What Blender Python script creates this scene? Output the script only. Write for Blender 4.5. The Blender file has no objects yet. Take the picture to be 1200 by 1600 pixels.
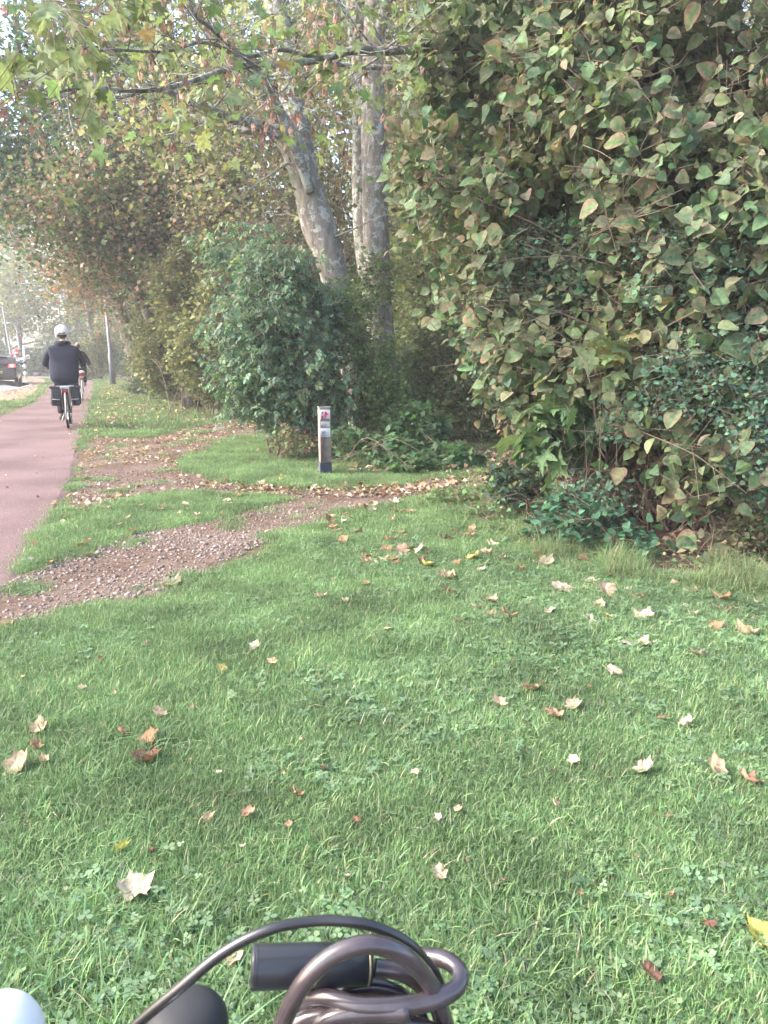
import bpy, math, random
import numpy as np
from mathutils import Vector, Matrix

SC = bpy.context.scene
# ------------------------------------------------------------------ camera
CAM_H = 1.3
PITCH = math.radians(11.3)
cam_d = bpy.data.cameras.new('camera')
cam = bpy.data.objects.new('camera', cam_d)
SC.collection.objects.link(cam)
cam.location = (0, 0, CAM_H)
cam.rotation_euler = (math.radians(90) - PITCH, 0, 0)
cam_d.sensor_fit = 'VERTICAL'
cam_d.sensor_height = 36.0
cam_d.lens = 27.0
cam_d.clip_start = 0.02
cam_d.clip_end = 600
cam_d.dof.use_dof = True
cam_d.dof.focus_distance = 7.0
cam_d.dof.aperture_fstop = 24.0
SC.camera = cam

# ------------------------------------------------------------------ sky, sun, exposure
SUN_EL, SUN_AZ = math.radians(36), math.radians(262)      # azimuth clockwise from +Y
w = bpy.data.worlds.new('World'); SC.world = w; w.use_nodes = True
nt = w.node_tree; nt.nodes.clear()
sky = nt.nodes.new('ShaderNodeTexSky'); sky.sky_type = 'NISHITA'; sky.sun_disc = False
sky.sun_elevation = SUN_EL; sky.sun_rotation = SUN_AZ
sky.air_density = 1.0; sky.dust_density = 4.0; sky.ozone_density = 1.2
bg = nt.nodes.new('ShaderNodeBackground'); bg.inputs['Strength'].default_value = 0.15
wo = nt.nodes.new('ShaderNodeOutputWorld')
nt.links.new(sky.outputs[0], bg.inputs[0]); nt.links.new(bg.outputs[0], wo.inputs[0])
sd = bpy.data.lights.new('sun', 'SUN'); sd.energy = 1.25; sd.angle = math.radians(14); sd.color = (1.0, 0.93, 0.83)
sun = bpy.data.objects.new('sun', sd); SC.collection.objects.link(sun)
sv = Vector((math.sin(SUN_AZ) * math.cos(SUN_EL), math.cos(SUN_AZ) * math.cos(SUN_EL), math.sin(SUN_EL)))
sun.rotation_euler = sv.to_track_quat('Z', 'Y').to_euler()
SC.view_settings.view_transform = 'Standard'
SC.view_settings.look = 'None'
SC.view_settings.exposure = 2.3
SC.view_settings.gamma = 1
SC.view_settings.use_curve_mapping = False
SC.render.engine = 'CYCLES'
SC.cycles.max_bounces = 7
SC.cycles.diffuse_bounces = 4
SC.cycles.glossy_bounces = 2
SC.cycles.transmission_bounces = 4
SC.cycles.volume_bounces = 1
SC.cycles.use_denoising = True
SC.cycles.caustics_reflective = False
SC.cycles.caustics_refractive = False
HAZE_DENSITY = 0.0024

RNG = np.random.default_rng(11)
random.seed(5)
CF = np.array([0, math.cos(PITCH), -math.sin(PITCH)])
CU = np.array([0, math.sin(PITCH), math.cos(PITCH)])


def ray(px, py):
    """direction from the camera through a pixel of the 1200x1600 photograph"""
    u, v = (px - 600) / 1200.0, (py - 800) / 1200.0
    return CF + np.array([u, 0, 0]) - v * CU


def gp(px, py, z=0.0):
    d = ray(px, py)
    t = (CAM_H - z) / max(-d[2], 1e-3)
    return np.array([0, 0, CAM_H]) + d * t


def P(px, py, Y):
    """point at world depth Y seen at that pixel"""
    d = ray(px, py)
    return np.array([0, 0, CAM_H]) + d * (Y / d[1])


def to_px(p):
    """pixel of world points (N,3)"""
    q = p - np.array([0, 0, CAM_H])
    f = np.maximum(q @ CF, 1e-3)
    return 600 + 1200 * q[:, 0] / f, 800 - 1200 * (q @ CU) / f, f


# ------------------------------------------------------------------ noise
def _h(ix, iy, iz):
    n = (ix * 374761393 + iy * 668265263 + iz * 2147483647 + 1442695) & 0xffffffff
    n = ((n ^ (n >> 13)) * 1274126177) & 0xffffffff
    return ((n ^ (n >> 16)) & 0xffff) / 65535.0


def vnoise(x, y, z=0.0):
    x, y, z = np.broadcast_arrays(np.asarray(x, float), np.asarray(y, float), np.asarray(z, float))
    xi, yi, zi = np.floor(x).astype(np.int64), np.floor(y).astype(np.int64), np.floor(z).astype(np.int64)
    fx, fy, fz = x - xi, y - yi, z - zi
    fx, fy, fz = fx * fx * (3 - 2 * fx), fy * fy * (3 - 2 * fy), fz * fz * (3 - 2 * fz)
    r = 0
    for dx in (0, 1):
        for dy in (0, 1):
            for dz in (0, 1):
                wgt = (fx if dx else 1 - fx) * (fy if dy else 1 - fy) * (fz if dz else 1 - fz)
                r = r + wgt * _h(xi + dx, yi + dy, zi + dz)
    return r


def fbm(x, y, z=0.0):
    return (vnoise(x, y, z) + .5 * vnoise(x * 2.1, y * 2.1, np.asarray(z) * 2.1 + 7) + .25 * vnoise(x * 4.3, y * 4.3, np.asarray(z) * 4.3 + 3)) / 1.75


def in_poly(x, y, poly):
    inside = np.zeros(np.shape(x), bool)
    n = len(poly)
    for i in range(n):
        x0, y0 = poly[i][:2]; x1, y1 = poly[(i + 1) % n][:2]
        c = ((y0 > y) != (y1 > y)) & (x < (x1 - x0) * (y - y0) / ((y1 - y0) if y1 != y0 else 1e-9) + x0)
        inside ^= c
    return inside


# ------------------------------------------------------------------ geometry collector
def nrm(a):
    return a / np.maximum(np.linalg.norm(a, axis=-1, keepdims=True), 1e-9)


class Geo:
    def __init__(s):
        s.v, s.f, s.c, s.n = [], {3: [], 4: []}, [], 0

    def add(s, V, F, col=None):
        V = np.asarray(V, float).reshape(-1, 3)
        for k in (3, 4):
            fk = [f for f in F if len(f) == k] if isinstance(F, list) else ([] if F.shape[1] != k else F)
            if len(fk):
                s.f[k].append(np.asarray(fk, np.int64) + s.n)
        if col is None:
            col = np.ones((len(V), 3))
        col = np.asarray(col, float)
        if col.ndim == 1:
            col = np.tile(col, (len(V), 1))
        s.v.append(V); s.c.append(col); s.n += len(V)

    def mesh(s, name, mat, origin=(0, 0, 0), smooth=True, color=True):
        V = np.concatenate(s.v) - np.asarray(origin, float)
        me = bpy.data.meshes.new(name)
        tri = np.concatenate(s.f[3]) if s.f[3] else np.zeros((0, 3), np.int64)
        quad = np.concatenate(s.f[4]) if s.f[4] else np.zeros((0, 4), np.int64)
        loops = np.concatenate([tri.ravel(), quad.ravel()]).astype(np.int32)
        tot = np.concatenate([np.full(len(tri), 3), np.full(len(quad), 4)]).astype(np.int32)
        st = np.concatenate([[0], np.cumsum(tot)[:-1]]).astype(np.int32)
        me.vertices.add(len(V)); me.vertices.foreach_set('co', V.astype(np.float32).ravel())
        me.loops.add(len(loops)); me.loops.foreach_set('vertex_index', loops)
        me.polygons.add(len(tot)); me.polygons.foreach_set('loop_start', st); me.polygons.foreach_set('loop_total', tot)
        me.update(calc_edges=True)
        if smooth:
            me.polygons.foreach_set('use_smooth', np.ones(len(tot), bool))
        if color:
            a = me.color_attributes.new('leaf_colour', 'FLOAT_COLOR', 'POINT')
            C = np.concatenate(s.c); C = np.hstack([C, np.ones((len(C), 1))])
            a.data.foreach_set('color', C.astype(np.float32).ravel())
        if mat:
            me.materials.append(mat)
        return me


def link(o, parent=None):
    SC.collection.objects.link(o)
    if parent is not None:
        o.parent = parent
    return o


def obj(name, g, mat, parent=None, origin=(0, 0, 0), smooth=True, color=True):
    me = g.mesh(name, mat, origin, smooth, color) if isinstance(g, Geo) else g
    o = bpy.data.objects.new(name, me)
    if parent is None:
        o.location = origin
    return link(o, parent)


def tag(o, label=None, cat=None, group=None, kind=None):
    if label: o['label'] = label
    if cat: o['category'] = cat
    if group: o['group'] = group
    if kind: o['kind'] = kind
    return o


def thing(name, label, cat, loc=(0, 0, 0), rz=0.0, group=None):
    o = bpy.data.objects.new(name, None)
    o.empty_display_size = .1
    o.location = loc; o.rotation_euler = (0, 0, rz)
    link(o)
    return tag(o, label, cat, group)


def copy_thing(r, loc, rz=None, scale=None, label=None, group=None):
    def rec(o, parent):
        c = o.copy(); link(c)
        c.parent = parent
        for ch in o.children:
            if ch.name in SKIP: continue
            rec(ch, c)
        return c
    kids = list(r.children)
    n = r.copy(); link(n); n.location = loc
    if rz is not None: n.rotation_euler = (0, 0, rz)
    if scale is not None: n.scale = (scale,) * 3 if np.isscalar(scale) else scale
    for k in kids: rec(k, n)
    if label: n['label'] = label
    if group: n['group'] = group
    return n


SKIP = set()


# ------------------------------------------------------------------ solids
def frames(pts):
    pts = np.asarray(pts, float)
    T = np.gradient(pts, axis=0); T = nrm(T)
    a = np.array([0, 0, 1.0]) if abs(T[0][2]) < .9 else np.array([1.0, 0, 0])
    N = []
    n = a - T[0] * (a @ T[0]); n /= np.linalg.norm(n)
    for t in T:
        n = n - t * (n @ t); n /= max(np.linalg.norm(n), 1e-9); N.append(n.copy())
    N = np.array(N)
    return T, N, np.cross(T, N)


def smooth_path(pts, k=6):
    """Catmull-Rom through points (rows may carry radius as 4th column)"""
    pts = np.asarray(pts, float)
    if len(pts) < 3: return pts
    p = np.vstack([2 * pts[0] - pts[1], pts, 2 * pts[-1] - pts[-2]])
    out = []
    for i in range(1, len(p) - 2):
        for t in np.linspace(0, 1, k, endpoint=False):
            a, b, c, d = p[i - 1], p[i], p[i + 1], p[i + 2]
            out.append(.5 * ((2 * b) + (-a + c) * t + (2 * a - 5 * b + 4 * c - d) * t * t + (-a + 3 * b - 3 * c + d) * t ** 3))
    out.append(pts[-1])
    return np.array(out)


def tube(g, pts, r, n=8, cap=True, col=None, rough=0.0, closed=False, squash=None):
    pts = np.asarray(pts, float)
    if pts.shape[1] == 4:
        r = pts[:, 3]; pts = pts[:, :3]
    r = np.broadcast_to(np.asarray(r, float), (len(pts),))
    T, N, B = frames(pts)
    a = np.linspace(0, 2 * math.pi, n, endpoint=False)
    ca, sa = np.cos(a), np.sin(a)
    if squash: sa = sa * squash
    R = r[:, None] * np.ones((1, n))
    if rough:
        sc = 1.0 / max(r.mean() * 2.2, 1e-3)
        q = pts[:, None, :] + (N[:, None] * ca[None, :, None] + B[:, None] * sa[None, :, None]) * R[..., None]
        R = R * (1 + rough * (fbm(q[..., 0] * sc, q[..., 1] * sc, q[..., 2] * sc * .45) - .5) * 2)
    V = pts[:, None, :] + (N[:, None] * ca[None, :, None] + B[:, None] * sa[None, :, None]) * R[..., None]
    m = len(pts)
    i = np.arange(m - 1)[:, None] * n; j = np.arange(n)[None]; k = (j + 1) % n
    F = np.stack([i + j, i + k, i + n + k, i + n + j], -1).reshape(-1, 4)
    V = V.reshape(-1, 3)
    if closed:
        j = np.arange(n); k = (j + 1) % n; e = (m - 1) * n
        F = np.vstack([F, np.stack([e + j, e + k, k, j], -1)])
        g.add(V, F, col); return
    if cap:
        V = np.vstack([V, pts[0], pts[-1]])
        j = np.arange(n); k = (j + 1) % n; e = (m - 1) * n
        F3 = np.vstack([np.stack([k, j, np.full(n, m * n)], -1), np.stack([e + j, e + k, np.full(n, m * n + 1)], -1)])
        g.add(V, F.tolist() + F3.tolist(), col)
    else:
        g.add(V, F, col)


def box(g, c, s, rot=None, col=None, bev=0.0):
    c = np.asarray(c, float); s = np.asarray(s, float) / 2
    if bev <= 0:
        V = np.array([[x, y, z] for x in (-1, 1) for y in (-1, 1) for z in (-1, 1)], float) * s
        F = [[0, 1, 3, 2], [4, 6, 7, 5], [0, 4, 5, 1], [2, 3, 7, 6], [0, 2, 6, 4], [1, 5, 7, 3]]
    else:
        b = min(bev, s.min() * .9)
        V = []
        for sx in (-1, 1):
            for sy in (-1, 1):
                for sz in (-1, 1):
                    for ax in range(3):
                        p = np.array([sx, sy, sz]) * (s - b); q = [sx, sy, sz]; p[ax] = q[ax] * s[ax]
                        V.append(p)
        V = np.array(V)
        idx = lambda x, y, z, a: ((x * 2 + y) * 2 + z) * 3 + a
        F = []
        for a in range(3):
            o1, o2 = [k for k in range(3) if k != a]
            for sg in (0, 1):
                q = []
                for (u, v) in ((0, 0), (1, 0), (1, 1), (0, 1)):
                    k = [0, 0, 0]; k[a] = sg; k[o1] = u; k[o2] = v
                    q.append(idx(*k, a))
                F.append(q)
            for u in (0, 1):
                for v in (0, 1):
                    k0 = [0, 0, 0]; k0[o1] = u; k0[o2] = v; k1 = list(k0); k1[a] = 1
                    F.append([idx(*k0, o1), idx(*k1, o1), idx(*k1, o2), idx(*k0, o2)])
        for x in (0, 1):
            for y in (0, 1):
                for z in (0, 1):
                    F.append([idx(x, y, z, 0), idx(x, y, z, 1), idx(x, y, z, 2)])
    if rot is not None:
        V = V @ np.array(rot).T
    g.add(V + c, F, col)


def fix_normals(me):
    import bmesh
    bm = bmesh.new(); bm.from_mesh(me); bmesh.ops.recalc_face_normals(bm, faces=bm.faces); bm.to_mesh(me); bm.free()


def rotz(a):
    c, s = math.cos(a), math.sin(a); return np.array([[c, -s, 0], [s, c, 0], [0, 0, 1.0]])


def rotx(a):
    c, s = math.cos(a), math.sin(a); return np.array([[1.0, 0, 0], [0, c, -s], [0, s, c]])


def roty(a):
    c, s = math.cos(a), math.sin(a); return np.array([[c, 0, s], [0, 1.0, 0], [-s, 0, c]])


def lathe(g, prof, c, axis='z', n=16, col=None):
    """prof = [(r, h)...]"""
    prof = np.asarray(prof, float)
    a = np.linspace(0, 2 * math.pi, n, endpoint=False)
    V = np.stack([prof[:, None, 0] * np.cos(a), prof[:, None, 0] * np.sin(a), prof[:, None, 1] * np.ones(n)], -1).reshape(-1, 3)
    if axis == 'x': V = V[:, [2, 0, 1]]
    if axis == 'y': V = V[:, [1, 2, 0]]
    m = len(prof)
    i = np.arange(m - 1)[:, None] * n; j = np.arange(n)[None]; k = (j + 1) % n
    F = np.stack([i + j, i + k, i + n + k, i + n + j], -1).reshape(-1, 4)
    g.add(V + np.asarray(c, float), F, col)


def sheet(name, poly, z, mat, step=None, kind='structure'):
    """flat sheet from a world polygon (thickness of a few mm comes from its layer)"""
    import bmesh
    bm = bmesh.new()
    vs = [bm.verts.new((p[0], p[1], z)) for p in poly]
    bm.faces.new(vs)
    bmesh.ops.triangulate(bm, faces=bm.faces)
    # shoulder: the rim slopes down and outwards into the ground
    n_ = len(poly); area = sum(poly[i][0] * poly[(i + 1) % n_][1] - poly[(i + 1) % n_][0] * poly[i][1] for i in range(n_))
    lowv = []
    for i, p in enumerate(poly):
        a, b = poly[i - 1], poly[(i + 1) % n_]
        nx, ny = (b[1] - a[1]), -(b[0] - a[0]); l_ = math.hypot(nx, ny) or 1; s_ = 1 if area > 0 else -1
        lowv.append(bm.verts.new((p[0] + s_ * nx / l_ * .07, p[1] + s_ * ny / l_ * .07, -.004)))
    for f in bm.faces:
        f.normal_update()
        if f.normal.z < 0: f.normal_flip()
    for i in range(len(vs)):                       # the sheet is a slab: its rim goes into the ground
        j = (i + 1) % len(vs)
        try: bm.faces.new((vs[i], vs[j], lowv[j], lowv[i]))
        except ValueError: pass
    me = bpy.data.meshes.new(name); bm.to_mesh(me); bm.free()
    me.materials.append(mat)
    o = bpy.data.objects.new(name, me); link(o)
    return tag(o, kind=kind)


# ------------------------------------------------------------------ materials
def mat_new(name):
    m = bpy.data.materials.new(name); m.use_nodes = True
    return m, m.node_tree, m.node_tree.nodes['Principled BSDF']


def flat(name, col, rough=.6, metal=0.0, spec=.4, var=.12, scale=12.0, bump=.0, coat=0.0, emit=None):
    m, t, b = mat_new(name)
    b.inputs['Roughness'].default_value = rough
    b.inputs['Metallic'].default_value = metal
    b.inputs['Specular IOR Level'].default_value = spec
    b.inputs['Coat Weight'].default_value = coat
    tc = t.nodes.new('ShaderNodeTexCoord')
    n = t.nodes.new('ShaderNodeTexNoise'); n.inputs['Scale'].default_value = scale; n.inputs['Detail'].default_value = 5
    t.links.new(tc.outputs['Object'], n.inputs['Vector'])
    r = t.nodes.new('ShaderNodeValToRGB')
    r.color_ramp.elements[0].position = .3; r.color_ramp.elements[1].position = .72
    r.color_ramp.elements[0].color = tuple(c * (1 - var) for c in col) + (1,)
    r.color_ramp.elements[1].color = tuple(min(1, c * (1 + var)) for c in col) + (1,)
    t.links.new(n.outputs['Fac'], r.inputs[0]); t.links.new(r.outputs[0], b.inputs['Base Color'])
    if bump:
        bp = t.nodes.new('ShaderNodeBump'); bp.inputs['Strength'].default_value = bump; bp.inputs['Distance'].default_value = .01
        t.links.new(n.outputs['Fac'], bp.inputs['Height']); t.links.new(bp.outputs[0], b.inputs['Normal'])
    if emit:
        b.inputs['Emission Color'].default_value = tuple(emit[:3]) + (1,); b.inputs['Emission Strength'].default_value = emit[3]
    return m


def leaf_mat(name, trans=.35, rough=.5, vein=0.0, spec=.35, patch=None):
    m, t, b = mat_new(name)
    at = t.nodes.new('ShaderNodeAttribute'); at.attribute_name = 'leaf_colour'
    geo = t.nodes.new('ShaderNodeNewGeometry')
    n = t.nodes.new('ShaderNodeTexNoise'); n.inputs['Scale'].default_value = 60 if patch is None else patch; n.inputs['Detail'].default_value = 3
    t.links.new(geo.outputs['Position'], n.inputs['Vector'])
    mr = t.nodes.new('ShaderNodeMapRange'); mr.inputs[1].default_value = .3; mr.inputs[2].default_value = .7
    mr.inputs[3].default_value = .8; mr.inputs[4].default_value = 1.5
    t.links.new(n.outputs['Fac'], mr.inputs[0])
    mx = t.nodes.new('ShaderNodeVectorMath'); mx.operation = 'SCALE'
    t.links.new(at.outputs['Color'], mx.inputs[0]); t.links.new(mr.outputs[0], mx.inputs['Scale'])
    t.links.new(mx.outputs[0], b.inputs['Base Color'])
    b.inputs['Roughness'].default_value = rough
    b.inputs['Specular IOR Level'].default_value = spec
    tr = t.nodes.new('ShaderNodeBsdfTranslucent')
    tint = t.nodes.new('ShaderNodeVectorMath'); tint.operation = 'MULTIPLY'; tint.inputs[1].default_value = (1.25, 1.3, .9)
    t.links.new(mx.outputs[0], tint.inputs[0]); t.links.new(tint.outputs[0], tr.inputs['Color'])
    ms = t.nodes.new('ShaderNodeMixShader'); ms.inputs[0].default_value = trans
    t.links.new(b.outputs[0], ms.inputs[1]); t.links.new(tr.outputs[0], ms.inputs[2])
    t.links.new(ms.outputs[0], t.nodes['Material Output'].inputs['Surface'])
    return m


def bark_mat(name, base, dark, lichen, lich_amt=.5, scale=1.0, green=None):
    m, t, b = mat_new(name)
    tc = t.nodes.new('ShaderNodeTexCoord')
    mp = t.nodes.new('ShaderNodeMapping'); mp.inputs['Scale'].default_value = (1, 1, .28)
    t.links.new(tc.outputs['Object'], mp.inputs[0])
    n = t.nodes.new('ShaderNodeTexNoise'); n.inputs['Scale'].default_value = 9 * scale; n.inputs['Detail'].default_value = 9; n.inputs['Roughness'].default_value = .65
    t.links.new(mp.outputs[0], n.inputs['Vector'])
    r = t.nodes.new('ShaderNodeValToRGB'); r.color_ramp.elements[0].position = .34; r.color_ramp.elements[1].position = .62
    r.color_ramp.elements[0].color = dark + (1,); r.color_ramp.elements[1].color = base + (1,)
    t.links.new(n.outputs['Fac'], r.inputs[0])
    n2 = t.nodes.new('ShaderNodeTexNoise'); n2.inputs['Scale'].default_value = 5.5 * scale; n2.inputs['Detail'].default_value = 11; n2.inputs['Roughness'].default_value = .72
    t.links.new(tc.outputs['Object'], n2.inputs['Vector'])
    r2 = t.nodes.new('ShaderNodeValToRGB'); r2.color_ramp.elements[0].position = .6 - .15 * lich_amt; r2.color_ramp.elements[1].position = .64 - .15 * lich_amt
    t.links.new(n2.outputs['Fac'], r2.inputs[0])
    mx = t.nodes.new('ShaderNodeMixRGB'); mx.inputs[2].default_value = lichen + (1,)
    t.links.new(r2.outputs[0], mx.inputs[0]); t.links.new(r.outputs[0], mx.inputs[1])
    last = mx
    if green:
        n3 = t.nodes.new('ShaderNodeTexNoise'); n3.inputs['Scale'].default_value = 1.6; n3.inputs['Detail'].default_value = 6
        t.links.new(tc.outputs['Object'], n3.inputs['Vector'])
        r3 = t.nodes.new('ShaderNodeValToRGB'); r3.color_ramp.elements[0].position = .5; r3.color_ramp.elements[1].position = .7
        r3.color_ramp.elements[1].color = (.6, .6, .6, 1)
        t.links.new(n3.outputs['Fac'], r3.inputs[0])
        m3 = t.nodes.new('ShaderNodeMixRGB'); m3.inputs[2].default_value = green + (1,)
        t.links.new(r3.outputs[0], m3.inputs[0]); t.links.new(mx.outputs[0], m3.inputs[1]); last = m3
    t.links.new(last.outputs[0], b.inputs['Base Color'])
    b.inputs['Roughness'].default_value = .9; b.inputs['Specular IOR Level'].default_value = .15
    bp = t.nodes.new('ShaderNodeBump'); bp.inputs['Strength'].default_value = .9; bp.inputs['Distance'].default_value = .04
    t.links.new(n.outputs['Fac'], bp.inputs['Height']); t.links.new(bp.outputs[0], b.inputs['Normal'])
    return m


def ground_mat(name, cols, scale, speck=None, speck_scale=60, bump=.5, rough=.95, big=None):
    """cols: list of (pos, rgb) over noise; speck: (rgb, threshold)"""
    m, t, b = mat_new(name)
    g = t.nodes.new('ShaderNodeNewGeometry')
    n = t.nodes.new('ShaderNodeTexNoise'); n.inputs['Scale'].default_value = scale; n.inputs['Detail'].default_value = 10; n.inputs['Roughness'].default_value = .7
    t.links.new(g.outputs['Position'], n.inputs['Vector'])
    r = t.nodes.new('ShaderNodeValToRGB')
    while len(r.color_ramp.elements) < len(cols): r.color_ramp.elements.new(.5)
    for e, (p, c) in zip(r.color_ramp.elements, cols):
        e.position = p; e.color = tuple(c) + (1,)
    t.links.new(n.outputs['Fac'], r.inputs[0])
    last = r.outputs[0]
    h = n.outputs['Fac']
    if big:
        nb = t.nodes.new('ShaderNodeTexNoise'); nb.inputs['Scale'].default_value = big[0]; nb.inputs['Detail'].default_value = 5
        t.links.new(g.outputs['Position'], nb.inputs['Vector'])
        rb = t.nodes.new('ShaderNodeValToRGB'); rb.color_ramp.elements[0].position = .38; rb.color_ramp.elements[1].position = .66
        t.links.new(nb.outputs['Fac'], rb.inputs[0])
        mb = t.nodes.new('ShaderNodeMixRGB'); mb.blend_type = 'MULTIPLY'; mb.inputs[2].default_value = tuple(big[1]) + (1,)
        t.links.new(rb.outputs[0], mb.inputs[0]); t.links.new(last, mb.inputs[1]); last = mb.outputs[0]
    if speck:
        vo = t.nodes.new('ShaderNodeTexVoronoi'); vo.inputs['Scale'].default_value = speck_scale
        t.links.new(g.outputs['Position'], vo.inputs['Vector'])
        rs = t.nodes.new('ShaderNodeValToRGB')
        rs.color_ramp.elements[0].position = speck[1]; rs.color_ramp.elements[0].color = (1, 1, 1, 1)
        rs.color_ramp.elements[1].position = speck[1] + .08; rs.color_ramp.elements[1].color = (0, 0, 0, 1)
        t.links.new(vo.outputs['Distance'], rs.inputs[0])
        wn = t.nodes.new('ShaderNodeMath'); wn.operation = 'GREATER_THAN'; wn.inputs[1].default_value = .45
        sp = t.nodes.new('ShaderNodeSeparateColor'); t.links.new(vo.outputs['Color'], sp.inputs[0]); t.links.new(sp.outputs[0], wn.inputs[0])
        mm = t.nodes.new('ShaderNodeMath'); mm.operation = 'MULTIPLY'
        t.links.new(rs.outputs[0], mm.inputs[0]); t.links.new(wn.outputs[0], mm.inputs[1])
        m2 = t.nodes.new('ShaderNodeMixRGB'); m2.inputs[2].default_value = tuple(speck[0]) + (1,)
        t.links.new(mm.outputs[0], m2.inputs[0]); t.links.new(last, m2.inputs[1]); last = m2.outputs[0]
    t.links.new(last, b.inputs['Base Color'])
    b.inputs['Roughness'].default_value = rough; b.inputs['Specular IOR Level'].default_value = .2
    bp = t.nodes.new('ShaderNodeBump'); bp.inputs['Strength'].default_value = bump; bp.inputs['Distance'].default_value = .02
    t.links.new(h, bp.inputs['Height']); t.links.new(bp.outputs[0], b.inputs['Normal'])
    return m


M = {}
M['leaf'] = leaf_mat('leaf_green', .38)
M['leaf_near'] = leaf_mat('leaf_near', .32, rough=.62, patch=35, spec=.18)
M['leaf_dry'] = leaf_mat('leaf_dry', .18, rough=.8, patch=40, spec=.15)
M['grass'] = leaf_mat('grass_blade', .3, rough=.55, patch=2.2, spec=.3)
M['bark'] = bark_mat('sycamore_bark', (.32, .28, .25), (.14, .125, .11), (.44, .45, .42), .45, scale=1.5, green=(.14, .15, .1))
M['bark_lichen'] = bark_mat('lichened_bark', (.24, .22, .2), (.09, .08, .07), (.4, .42, .39), .7, scale=2.0, green=(.16, .18, .11))
M['bark_dark'] = bark_mat('wood_bark', (.17, .135, .115), (.07, .055, .045), (.26, .27, .2), .35, green=(.1, .12, .06))
M['twig'] = flat('twig_bark', (.2, .15, .12), .85, spec=.15, var=.35, scale=20)
M['soil'] = ground_mat('woodland_floor', [(.3, (.05, .035, .025)), (.5, (.1, .068, .05)), (.7, (.17, .11, .08))], 9, ((.3, .2, .14), .22), 14)
M['turf'] = ground_mat('turf_soil', [(.3, (.07, .06, .035)), (.5, (.11, .09, .055)), (.7, (.17, .13, .09))], 12, None)
M['gravel'] = ground_mat('gravel_soil', [(.3, (.1, .068, .052)), (.5, (.17, .122, .098)), (.7, (.26, .2, .17))], 16, ((.36, .3, .27), .17), 60, bump=1.0, big=(1.3, (.6, .52, .46)))
M['red_asphalt'] = ground_mat('red_asphalt', [(.32, (.13, .088, .088)), (.5, (.2, .135, .135)), (.68, (.28, .2, .195))], 75, ((.42, .32, .3), .16), 70, bump=.5, big=(.9, (.66, .64, .65)))
M['asphalt'] = ground_mat('grey_asphalt', [(.3, (.16, .16, .17)), (.7, (.24, .24, .25))], 20, None, bump=.2)
M['pavers'] = ground_mat('brown_pavers', [(.3, (.24, .15, .11)), (.5, (.34, .22, .16)), (.7, (.42, .3, .22))], 6, ((.5, .34, .22), .25), 5, bump=.3)
M['white_paint'] = flat('road_paint', (.75, .75, .74), .6)

# ------------------------------------------------------------------ leaves
def T_oval(width=.36, fold=.1, droop=.25, curl=0.0):
    ys = [.06, .25, .5, .72, .9]; ws = [.5, .92, 1, .74, .36]
    V = [(0, 0, 0)] + [(0, y, -droop * y * y) for y in ys] + [(0, 1, -droop)]
    for s in (-1, 1): V += [(s * width * q, y - .03, fold * q - droop * y * y + curl * width * q * (1 if s < 0 else -.5)) for y, q in zip(ys, ws)]
    F = []
    for s, b in ((0, 7), (1, 12)):
        q = [[0, 1, b]] + [[1 + i, 2 + i, b + i + 1, b + i] for i in range(4)] + [[5, 6, b + 4]]
        F += q if s == 0 else [f[::-1] for f in q]
    return np.array(V, float), F, np.array([.1] + [0.] * 5 + [1.] + [1.] * 10)
    mid = [(0, 0), (0, .3), (0, .65), (0, 1)]
    L = [(-width * .62, .12), (-width, .43), (-width * .66, .77)]
    V = [(x, y, -droop * y * y) for x, y in mid] + [(x, y, fold * (1 if abs(x) > 0 else 0) - droop * y * y + curl * abs(x)) for x, y in L] + [(-x, y, fold - droop * y * y - curl * .5 * abs(x)) for x, y in L]
    F = [[0, 1, 4], [1, 2, 5, 4], [2, 3, 6], [2, 6, 5], [0, 7, 1], [1, 7, 8, 2], [2, 9, 3], [2, 8, 9]]
    W = [.2, 0, 0, 1, 1, 1, 1, 1, 1, 1]
    return np.array(V, float), F, np.array(W, float)


def T_small(width=.36, fold=.08):
    V = [(0, 0, 0), (-width, .45, fold), (0, 1, -.12), (width, .45, fold), (0, .5, 0)]
    return np.array(V, float), [[0, 4, 1], [4, 2, 1], [0, 3, 4], [4, 3, 2]], np.array([0, 1, 1, 1, 0.])


def T_quad(width=.34):
    V = [(0, 0, 0), (width, .5, .1), (0, 1, -.05), (-width, .5, .1)]
    return np.array(V, float), [[0, 1, 2], [0, 2, 3]], np.array([0, 1, 1, 1.])


def T_maple(fold=.1, curl=.15, seed=0):
    r = random.Random(seed)
    pts = [(0, .02), (.2, -.08), (.42, .02), (.3, .16), (.52, .3), (.72, .52), (.46, .52), (.27, .5), (.3, .72), (.16, .72), (0, 1.05)]
    out = pts + [(-x, y) for x, y in reversed(pts[1:-1])]
    V = [(0, .22, 0)]
    for x, y in out:
        x += r.uniform(-.03, .03); y += r.uniform(-.03, .03)
        rr = math.hypot(x, y - .22)
        V.append((x, y, fold * abs(x) * 1.4 - curl * rr * rr + r.uniform(-.05, .05)))
    n = len(out)
    F = [[0, 1 + i, 1 + (i + 1) % n] for i in range(n)]
    F = [[f[0], f[1], f[2]] for f in F]
    return np.array(V, float), F, np.array([0] + [1.0] * n)


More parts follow.
